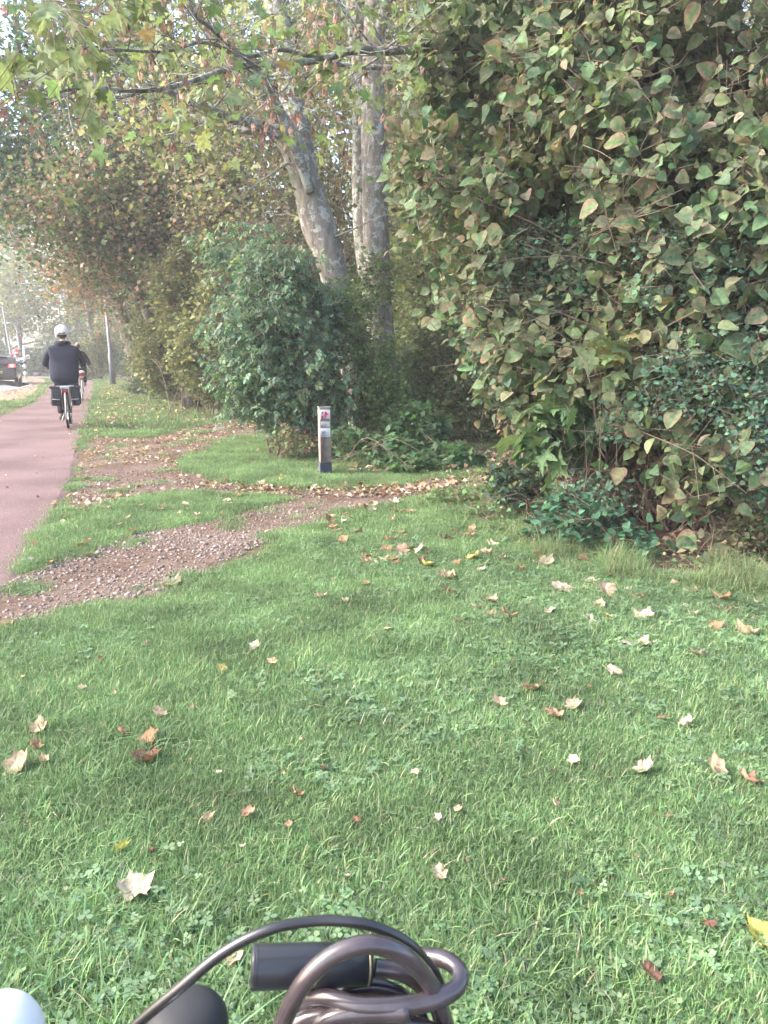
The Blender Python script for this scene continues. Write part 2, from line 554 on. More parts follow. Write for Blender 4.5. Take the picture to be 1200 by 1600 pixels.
def T_leaflets():
    """drooping compound leaf: five leaflets"""
    V, F, W = [], [], []
    for (y, sgn, L) in ((.25, -1, .42), (.28, 1, .42), (.58, -1, .45), (.6, 1, .45), (.8, 0, .5)):
        b = len(V); dx, dy = (sgn * .8, .6) if sgn else (0, 1)
        px, py = -dy * .17, dx * .17
        z0 = -.15 * y * y
        V += [(0, y, z0), (dx * L * .5 + px, y + dy * L * .5 + py, z0 - .05), (dx * L, y + dy * L, z0 - .22), (dx * L * .5 - px, y + dy * L * .5 - py, z0 - .05)]
        F += [[b, b + 1, b + 2], [b, b + 2, b + 3]]; W += [0, 1, 1, 1]
    return np.array(V, float), F, np.array(W, float)


def T_keys():
    """hanging bunch of dry winged seeds"""
    V, F, W = [], [], []
    r = random.Random(3)
    for k in range(9):
        b = len(V); a = k * 2.4; x, y = math.cos(a) * .16, math.sin(a) * .16
        t = r.uniform(.1, .6); L = r.uniform(.35, .55); wd = .075
        V += [(x * t, t, y * t), (x + wd, t + L * .7, y), (x * 1.4, t + L, y * 1.4), (x - wd, t + L * .7, y + wd)]
        F += [[b, b + 1, b + 2], [b, b + 2, b + 3]]; W += [0, 1, 1, 1]
    return np.array(V, float), F, np.array(W, float)


def orient(a, up=None, jit=.5, rng=RNG):
    """rotation matrices with length axis a (N,3); normals near `up` with jitter"""
    N = len(a)
    a = nrm(a)
    n0 = np.tile([0, 0, 1.0], (N, 1)) if up is None else np.asarray(up, float)
    n0 = n0 + rng.normal(0, jit, (N, 3))
    b = nrm(np.cross(a, n0))
    n = np.cross(b, a)
    return np.stack([b, a, n], axis=2)


def put_leaves(g, tmpl, pos, size, R, col, edge=None, eamt=None):
    V0, F0, W = tmpl
    N, k = len(pos), len(V0)
    V = np.einsum('nij,kj->nki', R, V0) * np.asarray(size).reshape(-1, 1, 1) + pos[:, None, :]
    C = np.repeat(np.asarray(col)[:, None, :], k, 1)
    if edge is not None:
        w_ = (W[None, :] * np.asarray(eamt).reshape(-1, 1))[..., None]
        C = C * (1 - w_) + np.asarray(edge)[:, None, :] * w_
    off = (np.arange(N) * k)[:, None, None]
    f3 = np.array([f for f in F0 if len(f) == 3], np.int64).reshape(-1, 3)
    f4 = np.array([f for f in F0 if len(f) == 4], np.int64).reshape(-1, 4)
    if len(f3): g.f[3].append((f3[None] + off).reshape(-1, 3) + g.n)
    if len(f4): g.f[4].append((f4[None] + off).reshape(-1, 4) + g.n)
    g.v.append(V.reshape(-1, 3)); g.c.append(C.reshape(-1, 3)); g.n += N * k


def palette(N, cols, wts=None, var=.18, rng=RNG, clump=None):
    cols = np.asarray(cols, float)
    i = rng.choice(len(cols), N, p=None if wts is None else np.asarray(wts) / np.sum(wts))
    c = cols[i] * (1 + rng.normal(0, var, (N, 1))) * (1 + rng.normal(0, var * .35, (N, 3)))
    if clump is not None:
        c = c * (.75 + .5 * clump[:, None])
    return np.clip(c, .005, .9)


def hang(N, droop=.5, rng=RNG, outward=None, w=0.0):
    a = rng.normal(0, 1, (N, 3)); a[:, 2] = a[:, 2] * .4 - droop
    if outward is not None: a = a + outward * w
    return nrm(a)


GREEN = [(.055, .105, .04), (.075, .13, .045), (.045, .09, .045)]
OLIVE = [(.12, .145, .07), (.155, .17, .08), (.095, .125, .06)]
YELLOW = [(.2, .21, .085), (.25, .24, .1), (.15, .18, .08)]
RUST = [(.22, .14, .1), (.27, .18, .135), (.16, .105, .08), (.14, .14, .075)]
TEAL = [(.05, .11, .065), (.065, .135, .08), (.04, .09, .055)]
PALE = [(.22, .24, .13), (.29, .29, .17), (.17, .195, .1)]


# ------------------------------------------------------------------ woody growth
def curve_pts(p0, d, L, n, wander, up, rng):
    p = [np.array(p0, float)]; d = np.array(d, float); d /= np.linalg.norm(d)
    for _ in range(n):
        d = d + rng.normal(0, wander, 3) + np.array([0, 0, up]); d /= np.linalg.norm(d)
        p.append(p[-1] + d * L / n)
    return np.array(p), d


def grow(seed, height, r0, lean=(0, 0), limb_from=.35, limb_len=3.0, n_limb=14, levels=2, up=.12, wander=.13, twig_n=5, start_ang=.9, sides=9):
    """returns wood Geo, array of anchors (points along the twigs)"""
    rng = np.random.default_rng(seed)
    g = Geo(); anchors = []
    pts, _ = curve_pts((0, 0, -.1), (lean[0], lean[1], 1), height, 12, wander * .45, .03, rng)
    t = np.linspace(0, 1, len(pts))
    rad = r0 * (1 - .88 * t ** .85); rad[0] *= 1.35
    tube(g, np.column_stack([smooth_path(pts, 3), np.interp(np.linspace(0, 1, (len(pts) - 1) * 3 + 1), t, rad)]), None, sides, rough=.08)
    for k in range(n_limb):
        f = limb_from + (1 - limb_from) * (k + rng.random()) / n_limb * .97
        x = f * (len(pts) - 1); i = int(x); q = pts[i] * (1 - x + i) + pts[min(i + 1, len(pts) - 1)] * (x - i)
        az = k * 2.4 + rng.normal(0, .4)
        el = start_ang * (1 - .5 * f) * rng.uniform(.6, 1.2)
        d = np.array([math.cos(az) * math.sin(el + .4), math.sin(az) * math.sin(el + .4), math.cos(el + .4)])
        L = limb_len * (1.15 - .75 * f) * rng.uniform(.7, 1.25)
        rl = max(np.interp(f, t, rad) * .45, .012)
        lp, _ = curve_pts(q, d, L, 6, wander, up * .4, rng)
        tube(g, np.column_stack([lp, rl * (1 - .85 * np.linspace(0, 1, 7))]), None, 6, cap=False)
        for j in range(twig_n):
            s = rng.uniform(.25, 1); xi = s * 6; i2 = min(int(xi), 5); q2 = lp[i2] * (1 - xi + i2) + lp[i2 + 1] * (xi - i2)
            d2 = nrm(lp[i2 + 1] - lp[i2]) + rng.normal(0, .6, 3)
            L2 = L * .45 * rng.uniform(.5, 1.2)
            tp, _ = curve_pts(q2, d2, L2, 4, wander * 1.6, 0.0, rng)
            tube(g, np.column_stack([tp, max(rl * .35, .006) * (1 - .8 * np.linspace(0, 1, 5))]), None, 4, cap=False)
            for m in range(3):
                s2 = rng.uniform(.2, 1); xi = s2 * 4; i3 = min(int(xi), 3)
                anchors.append(tp[i3] * (1 - xi + i3) + tp[i3 + 1] * (xi - i3))
        for m in range(3):
            anchors.append(lp[rng.integers(3, 7)])
    return g, np.array(anchors)


def crown_geo(anchors, n, size, tmpl, cols, wts=None, spread=.45, droop=.4, seed=0, var=.2, flat_z=.6):
    rng = np.random.default_rng(seed)
    i = rng.integers(0, len(anchors), n)
    off = rng.normal(0, spread, (n, 3)); off[:, 2] *= flat_z
    pos = anchors[i] + off
    cl = vnoise(pos[:, 0] * .9 + seed, pos[:, 1] * .9, pos[:, 2] * .9)
    g = Geo()
    cc = palette(n, cols, wts, var, rng, cl)
    put_leaves(g, tmpl, pos, size * rng.uniform(.6, 1.3, n), orient(hang(n, droop, rng), None, .7, rng), cc)
    return g


def make_tree(name, label, loc, seed, height, r0, leaf_n, leaf_size, cols, wts=None, bark='bark_dark', group=None, tmpl=None, spread=.45, cat='tree', **kw):
    t = thing(name, label, cat, loc, 0, group)
    wood, anc = grow(seed, height, r0, **kw)
    obj('trunk', wood, M[bark], t, color=False)
    g = crown_geo(anc, leaf_n, leaf_size, tmpl or T_quad(), cols, wts, spread, seed=seed)
    o = obj('crown', g, M['leaf'], t); o['kind'] = 'stuff'
    return t


def shrub(name, label, blobs, base_pts, n, size, tmpl, cols, wts=None, mat='leaf', seed=0, droop=.4, group=None, stems=24, stem_r=.012, gap=.42, edge=None, cat='shrub', shell=.55, cluster=5, cl_r=.14, stem_mat='twig', loc=None, nearN=0, near_mats=None, out_w=.5, nscale=1.6, trim=None, fuzz=.1, face=None):
    """leaf clusters through a union of ellipsoids [(c, r)...], thin stems from the base to the clusters"""
    rng = np.random.default_rng(seed + 100)
    blobs = [(np.array(c, float), np.array(r, float) * np.ones(3)) for c, r in blobs]
    vol = np.array([b[1].prod() ** (2 / 3) for b in blobs]); vol /= vol.sum()
    nc = n // cluster
    pos = []
    while sum(len(p) for p in pos) < nc:
        k = rng.choice(len(blobs), nc, p=vol)
        C = np.array([blobs[i][0] for i in k]); R = np.array([blobs[i][1] for i in k])
        d = nrm(rng.normal(0, 1, (nc, 3)))
        rad = rng.random(nc) ** (shell * .6)
        q = C + d * R * (rad * (1 + np.abs(rng.normal(0, fuzz, nc))))[:, None]
        keep = (q[:, 2] > .05) & (fbm(q[:, 0] * nscale + seed, q[:, 1] * nscale, q[:, 2] * nscale) > gap * rng.uniform(.7, 1.2, nc))
        if trim is not None: keep &= trim(q)
        pos.append(q[keep])
    cpos = np.concatenate(pos)[:nc]
    N = len(cpos) * cluster
    idx = np.repeat(np.arange(len(cpos)), cluster)
    cdir = nrm(rng.normal(0, 1, (len(cpos), 3)) + np.array([0, 0, -.2]))
    along = np.tile(np.linspace(-1, 1, cluster), len(cpos))
    lp = cpos[idx] + cdir[idx] * (along * cl_r)[:, None] + rng.normal(0, cl_r * .3, (N, 3))
    base_c = np.mean([b[0] for b in blobs], axis=0)
    outw = nrm(lp - base_c) * np.array([1, 1, .3])
    ax = hang(N, droop, rng, outw, out_w)
    R = orient(ax, None if face is None else np.tile(face, (N, 1)), .55, rng)
    S = size * rng.uniform(.6, 1.3, N)
    S = S * np.exp(rng.normal(0, .18, N))
    cl = vnoise(lp[:, 0] * 1.3 + seed, lp[:, 1] * 1.3, lp[:, 2] * 1.3)
    C = palette(N, cols, wts, .2, rng, cl)
    E = A = None
    if edge is not None:
        E = palette(N, edge[0], None, .2, rng); A = np.clip(rng.normal(edge[1], .3, N), 0, 1)
    bc = np.asarray(base_pts, float)
    root = np.array([bc[:, 0].mean(), bc[:, 1].mean(), 0]) if loc is None else np.array(loc, float)
    t = thing(name, label, cat, root, 0, group)
    wood = Geo()
    for k in range(stems):
        b = bc[k % len(bc)] + np.append(rng.normal(0, .13, 2), 0)
        e = cpos[rng.integers(len(cpos))]
        mid = b * .5 + e * .5 + np.array([0, 0, .18]) * np.linalg.norm(e - b) + rng.normal(0, .08, 3)
        q = smooth_path([b, b * .75 + mid * .25 + rng.normal(0, .03, 3), mid, e], 4)
        m = len(q)
        tube(wood, np.column_stack([q, stem_r * (1 - .75 * np.linspace(0, 1, m)) * rng.uniform(.6, 1.5)]), None, 5, cap=False)
        for s in range(4):
            i = rng.integers(m // 3, m)
            near = cpos[np.argmin(np.linalg.norm(cpos - q[i] - rng.normal(0, .25, 3), axis=1) + rng.random(len(cpos)) * .1)]
            if np.linalg.norm(near - q[i]) < 1.6:
                mm = (q[i] + near) / 2 + rng.normal(0, .05, 3)
                tube(wood, np.column_stack([np.array([q[i], mm, near]), [stem_r * .4, stem_r * .28, stem_r * .15]]), None, 4, cap=False)
    # thin twig through every leaf cluster
    pick = rng.permutation(len(cpos))[:3500]
    for i in pick:
        a, b = cpos[i] - cdir[i] * cl_r * 1.1, cpos[i] + cdir[i] * cl_r * 1.1
        m_ = (a + b) / 2 + rng.normal(0, .012, 3)
        tube(wood, np.array([a, m_, b]), stem_r * .16 + .0009, 3, cap=False)
    obj('stem', wood, M[stem_mat], t, root, color=False)
    sel = np.zeros(N, bool)
    if nearN:
        px, py, dep = to_px(lp)
        vis = (px > 0) & (px < 1200) & (py > 0) & (py < 1300)
        # front-most leaves: sort on distance scaled by size
        sc = np.where(vis, S / dep, -1)
        grid = {}
        for i in np.argsort(-sc)[:nearN * 12]:
            key = (int(px[i] // 14), int(py[i] // 14))
            if sc[i] > 0 and (key not in grid): grid[key] = i
            if len(grid) >= nearN: break
        sel[list(grid.values())] = True
    g = Geo()
    put_leaves(g, tmpl, lp[~sel], S[~sel], R[~sel], C[~sel], None if E is None else E[~sel], None if A is None else A[~sel])
    o = obj('foliage', g, M[mat], t, root); o['kind'] = 'stuff'
    if nearN:
        meshes = []
        for v in range(10):
            gl = Geo()
            V0, F0, W = tmpl
            Vv = V0.copy(); Vv[:, 2] += rng.normal(0, .04, len(Vv)) * W; Vv[:, 0] *= rng.uniform(.85, 1.15)
            c = palette(1, cols, wts, .15, rng); a_ = None
            e_ = palette(1, edge[0], None, .15, rng) if edge is not None else None
            put_leaves(gl, (Vv, F0, W), np.zeros((1, 3)), np.ones(1), np.eye(3)[None], c, e_, np.array([rng.uniform(.2, 1)]) if edge is not None else None)
            meshes.append(gl.mesh('leaf', M[mat]))
        for i in np.nonzero(sel)[0]:
            lo = bpy.data.objects.new('leaf', meshes[rng.integers(10)])
            mt = Matrix([[*(R[i][0] * S[i]), lp[i][0] - root[0]], [*(R[i][1] * S[i]), lp[i][1] - root[1]], [*(R[i][2] * S[i]), lp[i][2] - root[2]], [0, 0, 0, 1]])
            lo.matrix_local = mt
            link(lo, t)
            lo.matrix_local = mt
    return t, cpos


# ------------------------------------------------------------------ the ground
def gpoly(px):
    return [tuple(gp(*p)[:2]) for p in px]


EDGE_R = [(-2.35, 3.2), (-2.18, 4.2), (-2.56, 5.45), (-3.4, 8.15), (-4.9, 12.25), (-7.6, 19.9), (-10.9, 29.0), (-14.7, 39.5), (-17.6, 47), (-21.5, 54)]
EDGE_R = [(-1.15, 1.0), (-.1, -3)][::-1] + EDGE_R[1:]
EDGE_L = [(-2.25, -3.4), (-3.3, .6), (-4.35, 4.2), (-4.8, 5.9), (-5.6, 8.8), (-7.0, 12.9), (-8.4, 16.8), (-10.6, 23.6), (-12.9, 29.6), (-16.2, 37.5), (-19.6, 46.5), (-23.6, 54)]
PATH = EDGE_R + EDGE_L[::-1]
GA = gpoly([(106, 800), (120, 745), (133, 702), (146, 684), (190, 687), (240, 686), (300, 670), (370, 655), (430, 651), (470, 657), (430, 674), (350, 690), (300, 712), (272, 738), (340, 757), (480, 768), (640, 760), (760, 742), (790, 750), (640, 777), (500, 782), (420, 772), (330, 766), (240, 772), (165, 790)])
GB = gpoly([(-100, 1030), (-5, 985), (60, 976), (160, 944), (285, 918), (345, 880), (400, 846), (500, 808), (645, 778), (640, 766), (480, 782), (430, 790), (330, 815), (200, 840), (100, 870), (30, 905), (-100, 950)])
# woodland floor: everything behind this front line
WOODS = [(140, -20), (14, -3), (5, 3.1)] + [tuple(gp(*p)[:2]) for p in [(1200, 928), (1000, 898), (880, 880), (800, 838), (765, 800), (752, 770), (770, 742), (720, 720), (600, 704), (520, 690), (470, 655), (440, 647), (380, 640), (330, 630), (270, 618), (215, 604), (190, 596)]] + [(-18, 48), (-22.0, 58), (-40, 75), (-60, 140), (140, 140)]
ROAD = [(-13.5, 21), (-14.2, 26), (-15, 30.4), (-16.2, 35), (-18, 40), (-20.9, 44.8), (-24.5, 48.5), (-27, 50.5), (-20.0, 52.3), (-19.5, 62), (-45, 66), (-140, 66), (-140, 46), (-60, 46), (-32, 46), (-26, 36), (-22, 20), (-19, 0), (-17.5, -15), (-11, -15), (-12, 5)]
PAVE = [(-11.3, 23.9), (-13.2, 29.2), (-16.4, 37.0), (-19.8, 45.8), (-23.2, 52.0), (-27, 50.9), (-24.6, 48.6), (-21.0, 44.8), (-18.1, 40), (-16.3, 35), (-15.1, 30.4), (-14.3, 26), (-13.8, 23.5)]


def ragged(poly, amp, step=.25, sc=1.7):
    out = []
    n = len(poly)
    for i in range(n):
        a, b = np.array(poly[i], float), np.array(poly[(i + 1) % n], float)
        k = max(1, int(np.linalg.norm(b - a) / (step * max(1, np.hypot(*a) / 6))))
        for t in np.linspace(0, 1, k, endpoint=False):
            q = a * (1 - t) + b * t
            q = q + amp * (np.array([float(fbm(q[0] * sc, q[1] * sc, 5)), float(fbm(q[0] * sc, q[1] * sc, 9))]) - .5) * 2
            out.append(tuple(q))
    return out


gm = bpy.data.meshes.new('ground')
gm.from_pydata([(-160, -30, 0), (150, -30, 0), (150, 170, 0), (-160, 170, 0)], [], [(0, 1, 2, 3)]); gm.materials.append(M['turf'])
go = bpy.data.objects.new('ground', gm); link(go); tag(go, kind='structure')
sheet('woodland_floor', ragged(WOODS, .12), .003, M['soil'])
sheet('gravel_track', ragged(GA, .14), .006, M['gravel'])
sheet('gravel_path', ragged(GB, .12), .009, M['gravel'])
sheet('cycle_path', ragged(PATH, .035, .4, 3), .0125, M['red_asphalt'])
sheet('road', ROAD, .012, M['asphalt'])
sheet('pavement', PAVE, .02, M['pavers'])
lg = Geo()
lp_ = smooth_path(np.array([(-14.3, 26, 0), (-15.1, 30.4, 0), (-16.3, 35, 0), (-18.1, 40, 0), (-21.0, 44.8, 0), (-24.6, 48.6, 0), (-28, 50.6, 0)], float), 5)
tn = nrm(np.gradient(lp_, axis=0)); nn = np.column_stack([-tn[:, 1], tn[:, 0], tn[:, 2] * 0])
A_, B_ = lp_ + nn * .12, lp_ - nn * .16
prof = [A_ + [0, 0, 0], A_ + [0, 0, .03], B_ + [0, 0, .032], B_ + [0, 0, 0]]
V = np.stack(prof, 1).reshape(-1, 3); m_ = len(lp_)
F = [[i * 4 + j, i * 4 + j + 1, i * 4 + j + 5, i * 4 + j + 4] for i in range(m_ - 1) for j in range(3)]
lg.add(V, F); kerb = obj('kerb', lg, flat('kerb_concrete', (.36, .35, .34), .8), smooth=False, color=False); tag(kerb, kind='structure'); fix_normals(kerb.data)


# ------------------------------------------------------------------ ground cover by instancing
def gn_scatter(name, pts, rot, scl, idx, meshes, mat_props=None):
    me = bpy.data.meshes.new(name)
    me.vertices.add(len(pts)); me.vertices.foreach_set('co', np.asarray(pts, np.float32).ravel())
    a = me.attributes.new('rot', 'FLOAT_VECTOR', 'POINT'); a.data.foreach_set('vector', np.asarray(rot, np.float32).ravel())
    a = me.attributes.new('scl', 'FLOAT', 'POINT'); a.data.foreach_set('value', np.asarray(scl, np.float32))
    a = me.attributes.new('idx', 'INT', 'POINT'); a.data.foreach_set('value', np.asarray(idx, np.int32))
    o = bpy.data.objects.new(name, me); link(o)
    col = bpy.data.collections.new(name + '_pieces')
    for i, m in enumerate(meshes):
        col.objects.link(bpy.data.objects.new('%s_piece_%02d' % (name, i), m))
    ng = bpy.data.node_groups.new(name + '_scatter', 'GeometryNodeTree')
    ng.interface.new_socket('Geometry', in_out='INPUT', socket_type='NodeSocketGeometry')
    ng.interface.new_socket('Geometry', in_out='OUTPUT', socket_type='NodeSocketGeometry')
    ni, no = ng.nodes.new('NodeGroupInput'), ng.nodes.new('NodeGroupOutput')
    ci = ng.nodes.new('GeometryNodeCollectionInfo'); ci.inputs['Collection'].default_value = col
    ci.inputs['Separate Children'].default_value = True; ci.inputs['Reset Children'].default_value = True
    ip = ng.nodes.new('GeometryNodeInstanceOnPoints'); ip.inputs['Pick Instance'].default_value = True

    def na(n, ty):
        x = ng.nodes.new('GeometryNodeInputNamedAttribute'); x.data_type = ty; x.inputs['Name'].default_value = n
        return [s for s in x.outputs if s.enabled and s.name == 'Attribute'][0]
    ng.links.new(ni.outputs[0], ip.inputs['Points']); ng.links.new(ci.outputs[0], ip.inputs['Instance'])
    ng.links.new(na('idx', 'INT'), ip.inputs['Instance Index'])
    ng.links.new(na('rot', 'FLOAT_VECTOR'), ip.inputs['Rotation'])
    ng.links.new(na('scl', 'FLOAT'), ip.inputs['Scale'])
    ng.links.new(ip.outputs[0], no.inputs[0])
    md = o.modifiers.new('scatter', 'NODES'); md.node_group = ng
    o['kind'] = 'stuff'
    return o


def blades(seed, n, rad, h, wid, cols, wts, lay=.6, segs=3):
    rng = np.random.default_rng(seed)
    g = Geo()
    p = rng.normal(0, rad * .5, (n, 2)); az = rng.random(n) * 6.283
    d = np.column_stack([np.cos(az), np.sin(az)]); side = np.column_stack([-d[:, 1], d[:, 0]])
    H = h * rng.uniform(.45, 1.25, n); Lb = np.abs(rng.normal(0, lay, n)); W_ = wid * rng.uniform(.6, 1.3, n)
    tw = rng.normal(0, .5, n)
    ts = np.linspace(0, 1, segs + 1)
    rows = []
    for t in ts:
        bend = Lb * t ** 1.8
        x = p + d * (H * bend)[:, None]
        z = H * t * np.cos(np.minimum(Lb, 1.4) * t * .8)
        s = side * np.cos(tw * t)[:, None]
        wt = (W_ * (1 - t ** 2.2) * .5 + .0001)
        L = np.column_stack([x - s * wt[:, None], z]); R_ = np.column_stack([x + s * wt[:, None], z + wt * np.sin(tw * t)])
        rows += [L, R_]
    V = np.stack(rows, 1)
    k = V.shape[1]
    C = palette(n, cols, wts, .2, rng)
    C = np.repeat(C[:, None, :], k, 1)
    F0 = np.array([[2 * i, 2 * i + 1, 2 * i + 3, 2 * i + 2] for i in range(segs)])
    F = (F0[None] + (np.arange(n) * k)[:, None, None]).reshape(-1, 4)
    g.add(V.reshape(-1, 3), F, C.reshape(-1, 3))
    return g


GCOL = [(.135, .225, .098), (.165, .255, .115), (.115, .2, .09), (.215, .27, .135), (.34, .31, .22), (.18, .26, .14)]
GW = [5, 4, 3, 1.6, 1.0, 1.6]
turf_meshes = [blades(s, 155, .1, .033, .0027, GCOL, GW, .95).mesh('g%d' % s, M['grass']) for s in range(6)]
tuft_meshes = [blades(s + 50, 80, .09, .085, .0042, GCOL, [5, 4, 2, 2, .9, 2], 1.15, 4).mesh('t%d' % s, M['grass']) for s in range(4)]
far_meshes = [blades(s + 90, 60, .17, .06, .009, GCOL, GW, .7, 2).mesh('f%d' % s, M['grass']) for s in range(4)]


def clover(seed, n=20, rad=.15):
    rng = np.random.default_rng(seed); g = Geo()
    th = np.linspace(0, 2 * math.pi, 3, endpoint=False)
    for i in range(n):
        c = np.append(rng.normal(0, rad * .5, 2), rng.uniform(.02, .055)); a0 = rng.random() * 6.28; s = rng.uniform(.009, .017)
        col = palette(1, [(.15, .245, .13), (.2, .3, .16), (.125, .205, .11)], None, .15, rng)[0]
        tilt = rng.normal(0, .25, 2)
        for a in th + a0:
            u = np.array([math.cos(a), math.sin(a), 0]); v = np.array([-u[1], u[0], 0])
            q = np.array([c, c + u * s * .7 + v * s * .62, c + u * s * 1.5 + v * s * .4, c + u * s * 1.35, c + u * s * 1.5 - v * s * .4, c + u * s * .7 - v * s * .62])
            q[:, 2] += (q[:, :2] - c[:2]) @ tilt
            g.add(q, [[0, 1, 2, 3], [0, 3, 4, 5]], col)
        tube(g, np.array([[c[0], c[1], 0], c]), .0008, 3, cap=False, col=col)
    return g


clover_meshes = [clover(s).mesh('c%d' % s, M['grass']) for s in range(4)]


def scatter_points(n_try, xr, yr, rng, dens):
    x = rng.uniform(*xr, n_try); y = rng.uniform(*yr, n_try)
    return x, y


def in_any(x, y, polys, amp=.1):
    wx = x + (fbm(x * 2.3, y * 2.3, 1) - .5) * amp * 2 * 2; wy = y + (fbm(x * 2.3, y * 2.3, 4) - .5) * amp * 2 * 2
    r = np.zeros(len(x), bool)
    for p in polys: r |= in_poly(wx, wy, p)
    return r


def frustum(x, y, m=.25):
    return (np.abs(x) < .52 * np.maximum(y, 0) * 1.02 + m + .15) & (y > 0)


def lawn_mask(x, y, rng):
    hard = np.zeros(len(x), bool); grav = np.zeros(len(x), bool)
    for dx, dy in ((0, 0), (1, 0), (-1, 0), (0, 1), (0, -1)):
        mr = .07 + .006 * y; mh = .015 + .003 * y
        hard |= in_any(x + dx * mh, y + dy * mh, [PATH, ROAD, PAVE], .03)
        grav |= in_any(x + dx * mr * .8, y + dy * mr * .8, [GA, GB], .12)
    wood = in_any(x, y, [WOODS], .2)
    keep = ~hard
    # a little grass creeps into the gravel and under the trees
    pat = fbm(x * 1.4 + 30, y * 1.4)
    keep &= ~grav | ((vnoise(x * 5, y * 5, 3) > .78) & (rng.random(len(x)) < .35))
    keep &= ~wood | ((pat > .58) & (rng.random(len(x)) < .3))
    # the worn patch beside the near path
    worn = ((x + 1.28) / .42) ** 2 + ((y - 4.15) / .26) ** 2 < 1
    keep &= ~worn | (rng.random(len(x)) < .25)
    worn = ((x - .72) / .3) ** 2 + ((y - 3.05) / .17) ** 2 < .6 + fbm(x * 6, y * 6)
    keep &= ~worn | (rng.random(len(x)) < .45)
    thin = fbm(x * 1.1, y * 1.1, 20)
    keep &= rng.random(len(x)) < np.clip(1.25 - (thin - .5) * 1.5, .45, 1)
    return keep


def lawn(name, label, n_try, xr, yr, meshes, smin, smax, zsink, extra=None, seed=0, dist_scale=0.0, side=.5):
    rng = np.random.default_rng(seed)
    x = rng.uniform(*xr, n_try); y = rng.uniform(*yr, n_try)
    k = frustum(x, y, side) & lawn_mask(x, y, rng)
    if extra is not None: k &= extra(x, y, rng)
    x, y = x[k], y[k]
    n = len(x)
    pts = np.column_stack([x, y, np.full(n, zsink)])
    rot = np.column_stack([rng.normal(0, .12, n), rng.normal(0, .12, n), rng.random(n) * 6.283])
    hn = fbm(x * .9, y * .9, 40)
    scl = rng.uniform(smin, smax, n) * (.75 + .55 * hn) * (1 + dist_scale * y)
    # shorter and sparser right at the trodden edges
    o = gn_scatter(name, pts, rot, scl, rng.integers(0, len(meshes), n), meshes)
    tag(o, label, 'grass')
    return n


cnt = []
cnt.append(lawn('grass', 'short mown lawn grass in the near foreground', 52000, (-4, 5), (.3, 5.6), turf_meshes, .8, 1.15, 0, seed=1, side=2.2))
cnt.append(lawn('grass_tufts', 'longer tangled grass tufts on the left of the lawn', 2600, (-3, 3), (.7, 5), tuft_meshes, .55, .9, 0, seed=2,
     extra=lambda x, y, r: (fbm(x * 1.3, y * 1.3, 60) + (-x) * .1 - y * .035 > .5)))
cnt.append(lawn('clover', 'patches of clover leaves through the right of the lawn', 9000, (-2.6, 3), (.8, 5.4), clover_meshes, .42, .68, 0, seed=3,
     extra=lambda x, y, r: (fbm(x * 1.5, y * 1.5, 80) + x * .10 > .5 + r.uniform(-.12, .12, len(x)))))
cnt.append(lawn('verge_grass', 'short grass between the gravel tracks and round the wooden post', 26000, (-7.5, 5), (5.5, 14), turf_meshes, .85, 1.15, 0, seed=4, dist_scale=.015))
cnt.append(lawn('far_grass', 'grass verges along the cycle path further away', 26000, (-26, 2), (13, 60), far_meshes, .9, 1.3, 0, seed=5, dist_scale=.006))
print('GRASS', cnt)

# gravel stones
st_mesh = []
for s in range(6):
    r = np.random.default_rng(s + 7); g = Geo()
    import bmesh
    bm = bmesh.new(); bmesh.ops.create_icosphere(bm, subdivisions=1, radius=1)
    V = np.array([v.co[:] for v in bm.verts]); Fs = [[v.index for v in f.verts] for f in bm.faces]; bm.free()
    V = V * (1 + r.normal(0, .16, (len(V), 1))) * np.array([1, r.uniform(.6, .9), .5])
    g.add(V, Fs, palette(1, [(.42, .34, .31), (.3, .24, .22), (.5, .44, .42), (.36, .27, .24)], None, .15, r)[0])
    st_mesh.append(g.mesh('s%d' % s, M['leaf_dry'], smooth=False))
STONE = flat('gravel_stone', (.4, .34, .32), .85, var=.25, scale=3)
for i, m in enumerate(st_mesh):
    mm = flat('gravel_stone_%d' % i, [(.27, .215, .195), (.2, .155, .14), (.38, .33, .31), (.24, .185, .165), (.16, .13, .12), (.3, .24, .2)][i], .85, var=.2, scale=2)
    m.materials.clear(); m.materials.append(mm)
rng = np.random.default_rng(8)
x = rng.uniform(-4.5, .8, 60000); y = rng.uniform(3.6, 9, 60000)
k = in_any(x, y, [GB], .06) & frustum(x, y)
den = np.clip(1.25 - (y - 4) * .25 - np.maximum(x + 1.8, 0) * .25, .12, 1) * np.clip(fbm(x * 1.7, y * 1.7) * 2 - .2, .15, 1)
k &= rng.random(len(x)) < den
k2 = in_any(x, y, [GA], .06) & frustum(x, y) & (rng.random(len(x)) < .16)
k = (k | k2) & ~in_poly(x, y, PATH)
x, y = x[k], y[k]; n = len(x)
so = gn_scatter('gravel', np.column_stack([x, y, np.full(n, .01)]), rng.random((n, 3)) * np.array([.6, .6, 6.28]), np.exp(rng.normal(-4.75, .42, n)), rng.integers(0, 6, n), st_mesh)
tag(so, 'small grey and pinkish stones loose on the gravel path', 'gravel')
print('STONES', n)

# ------------------------------------------------------------------ fallen leaves
DRY = [(.36, .26, .2), (.27, .18, .13), (.46, .37, .29), (.2, .125, .09), (.31, .24, .14)]
M_dry = M['leaf_dry']


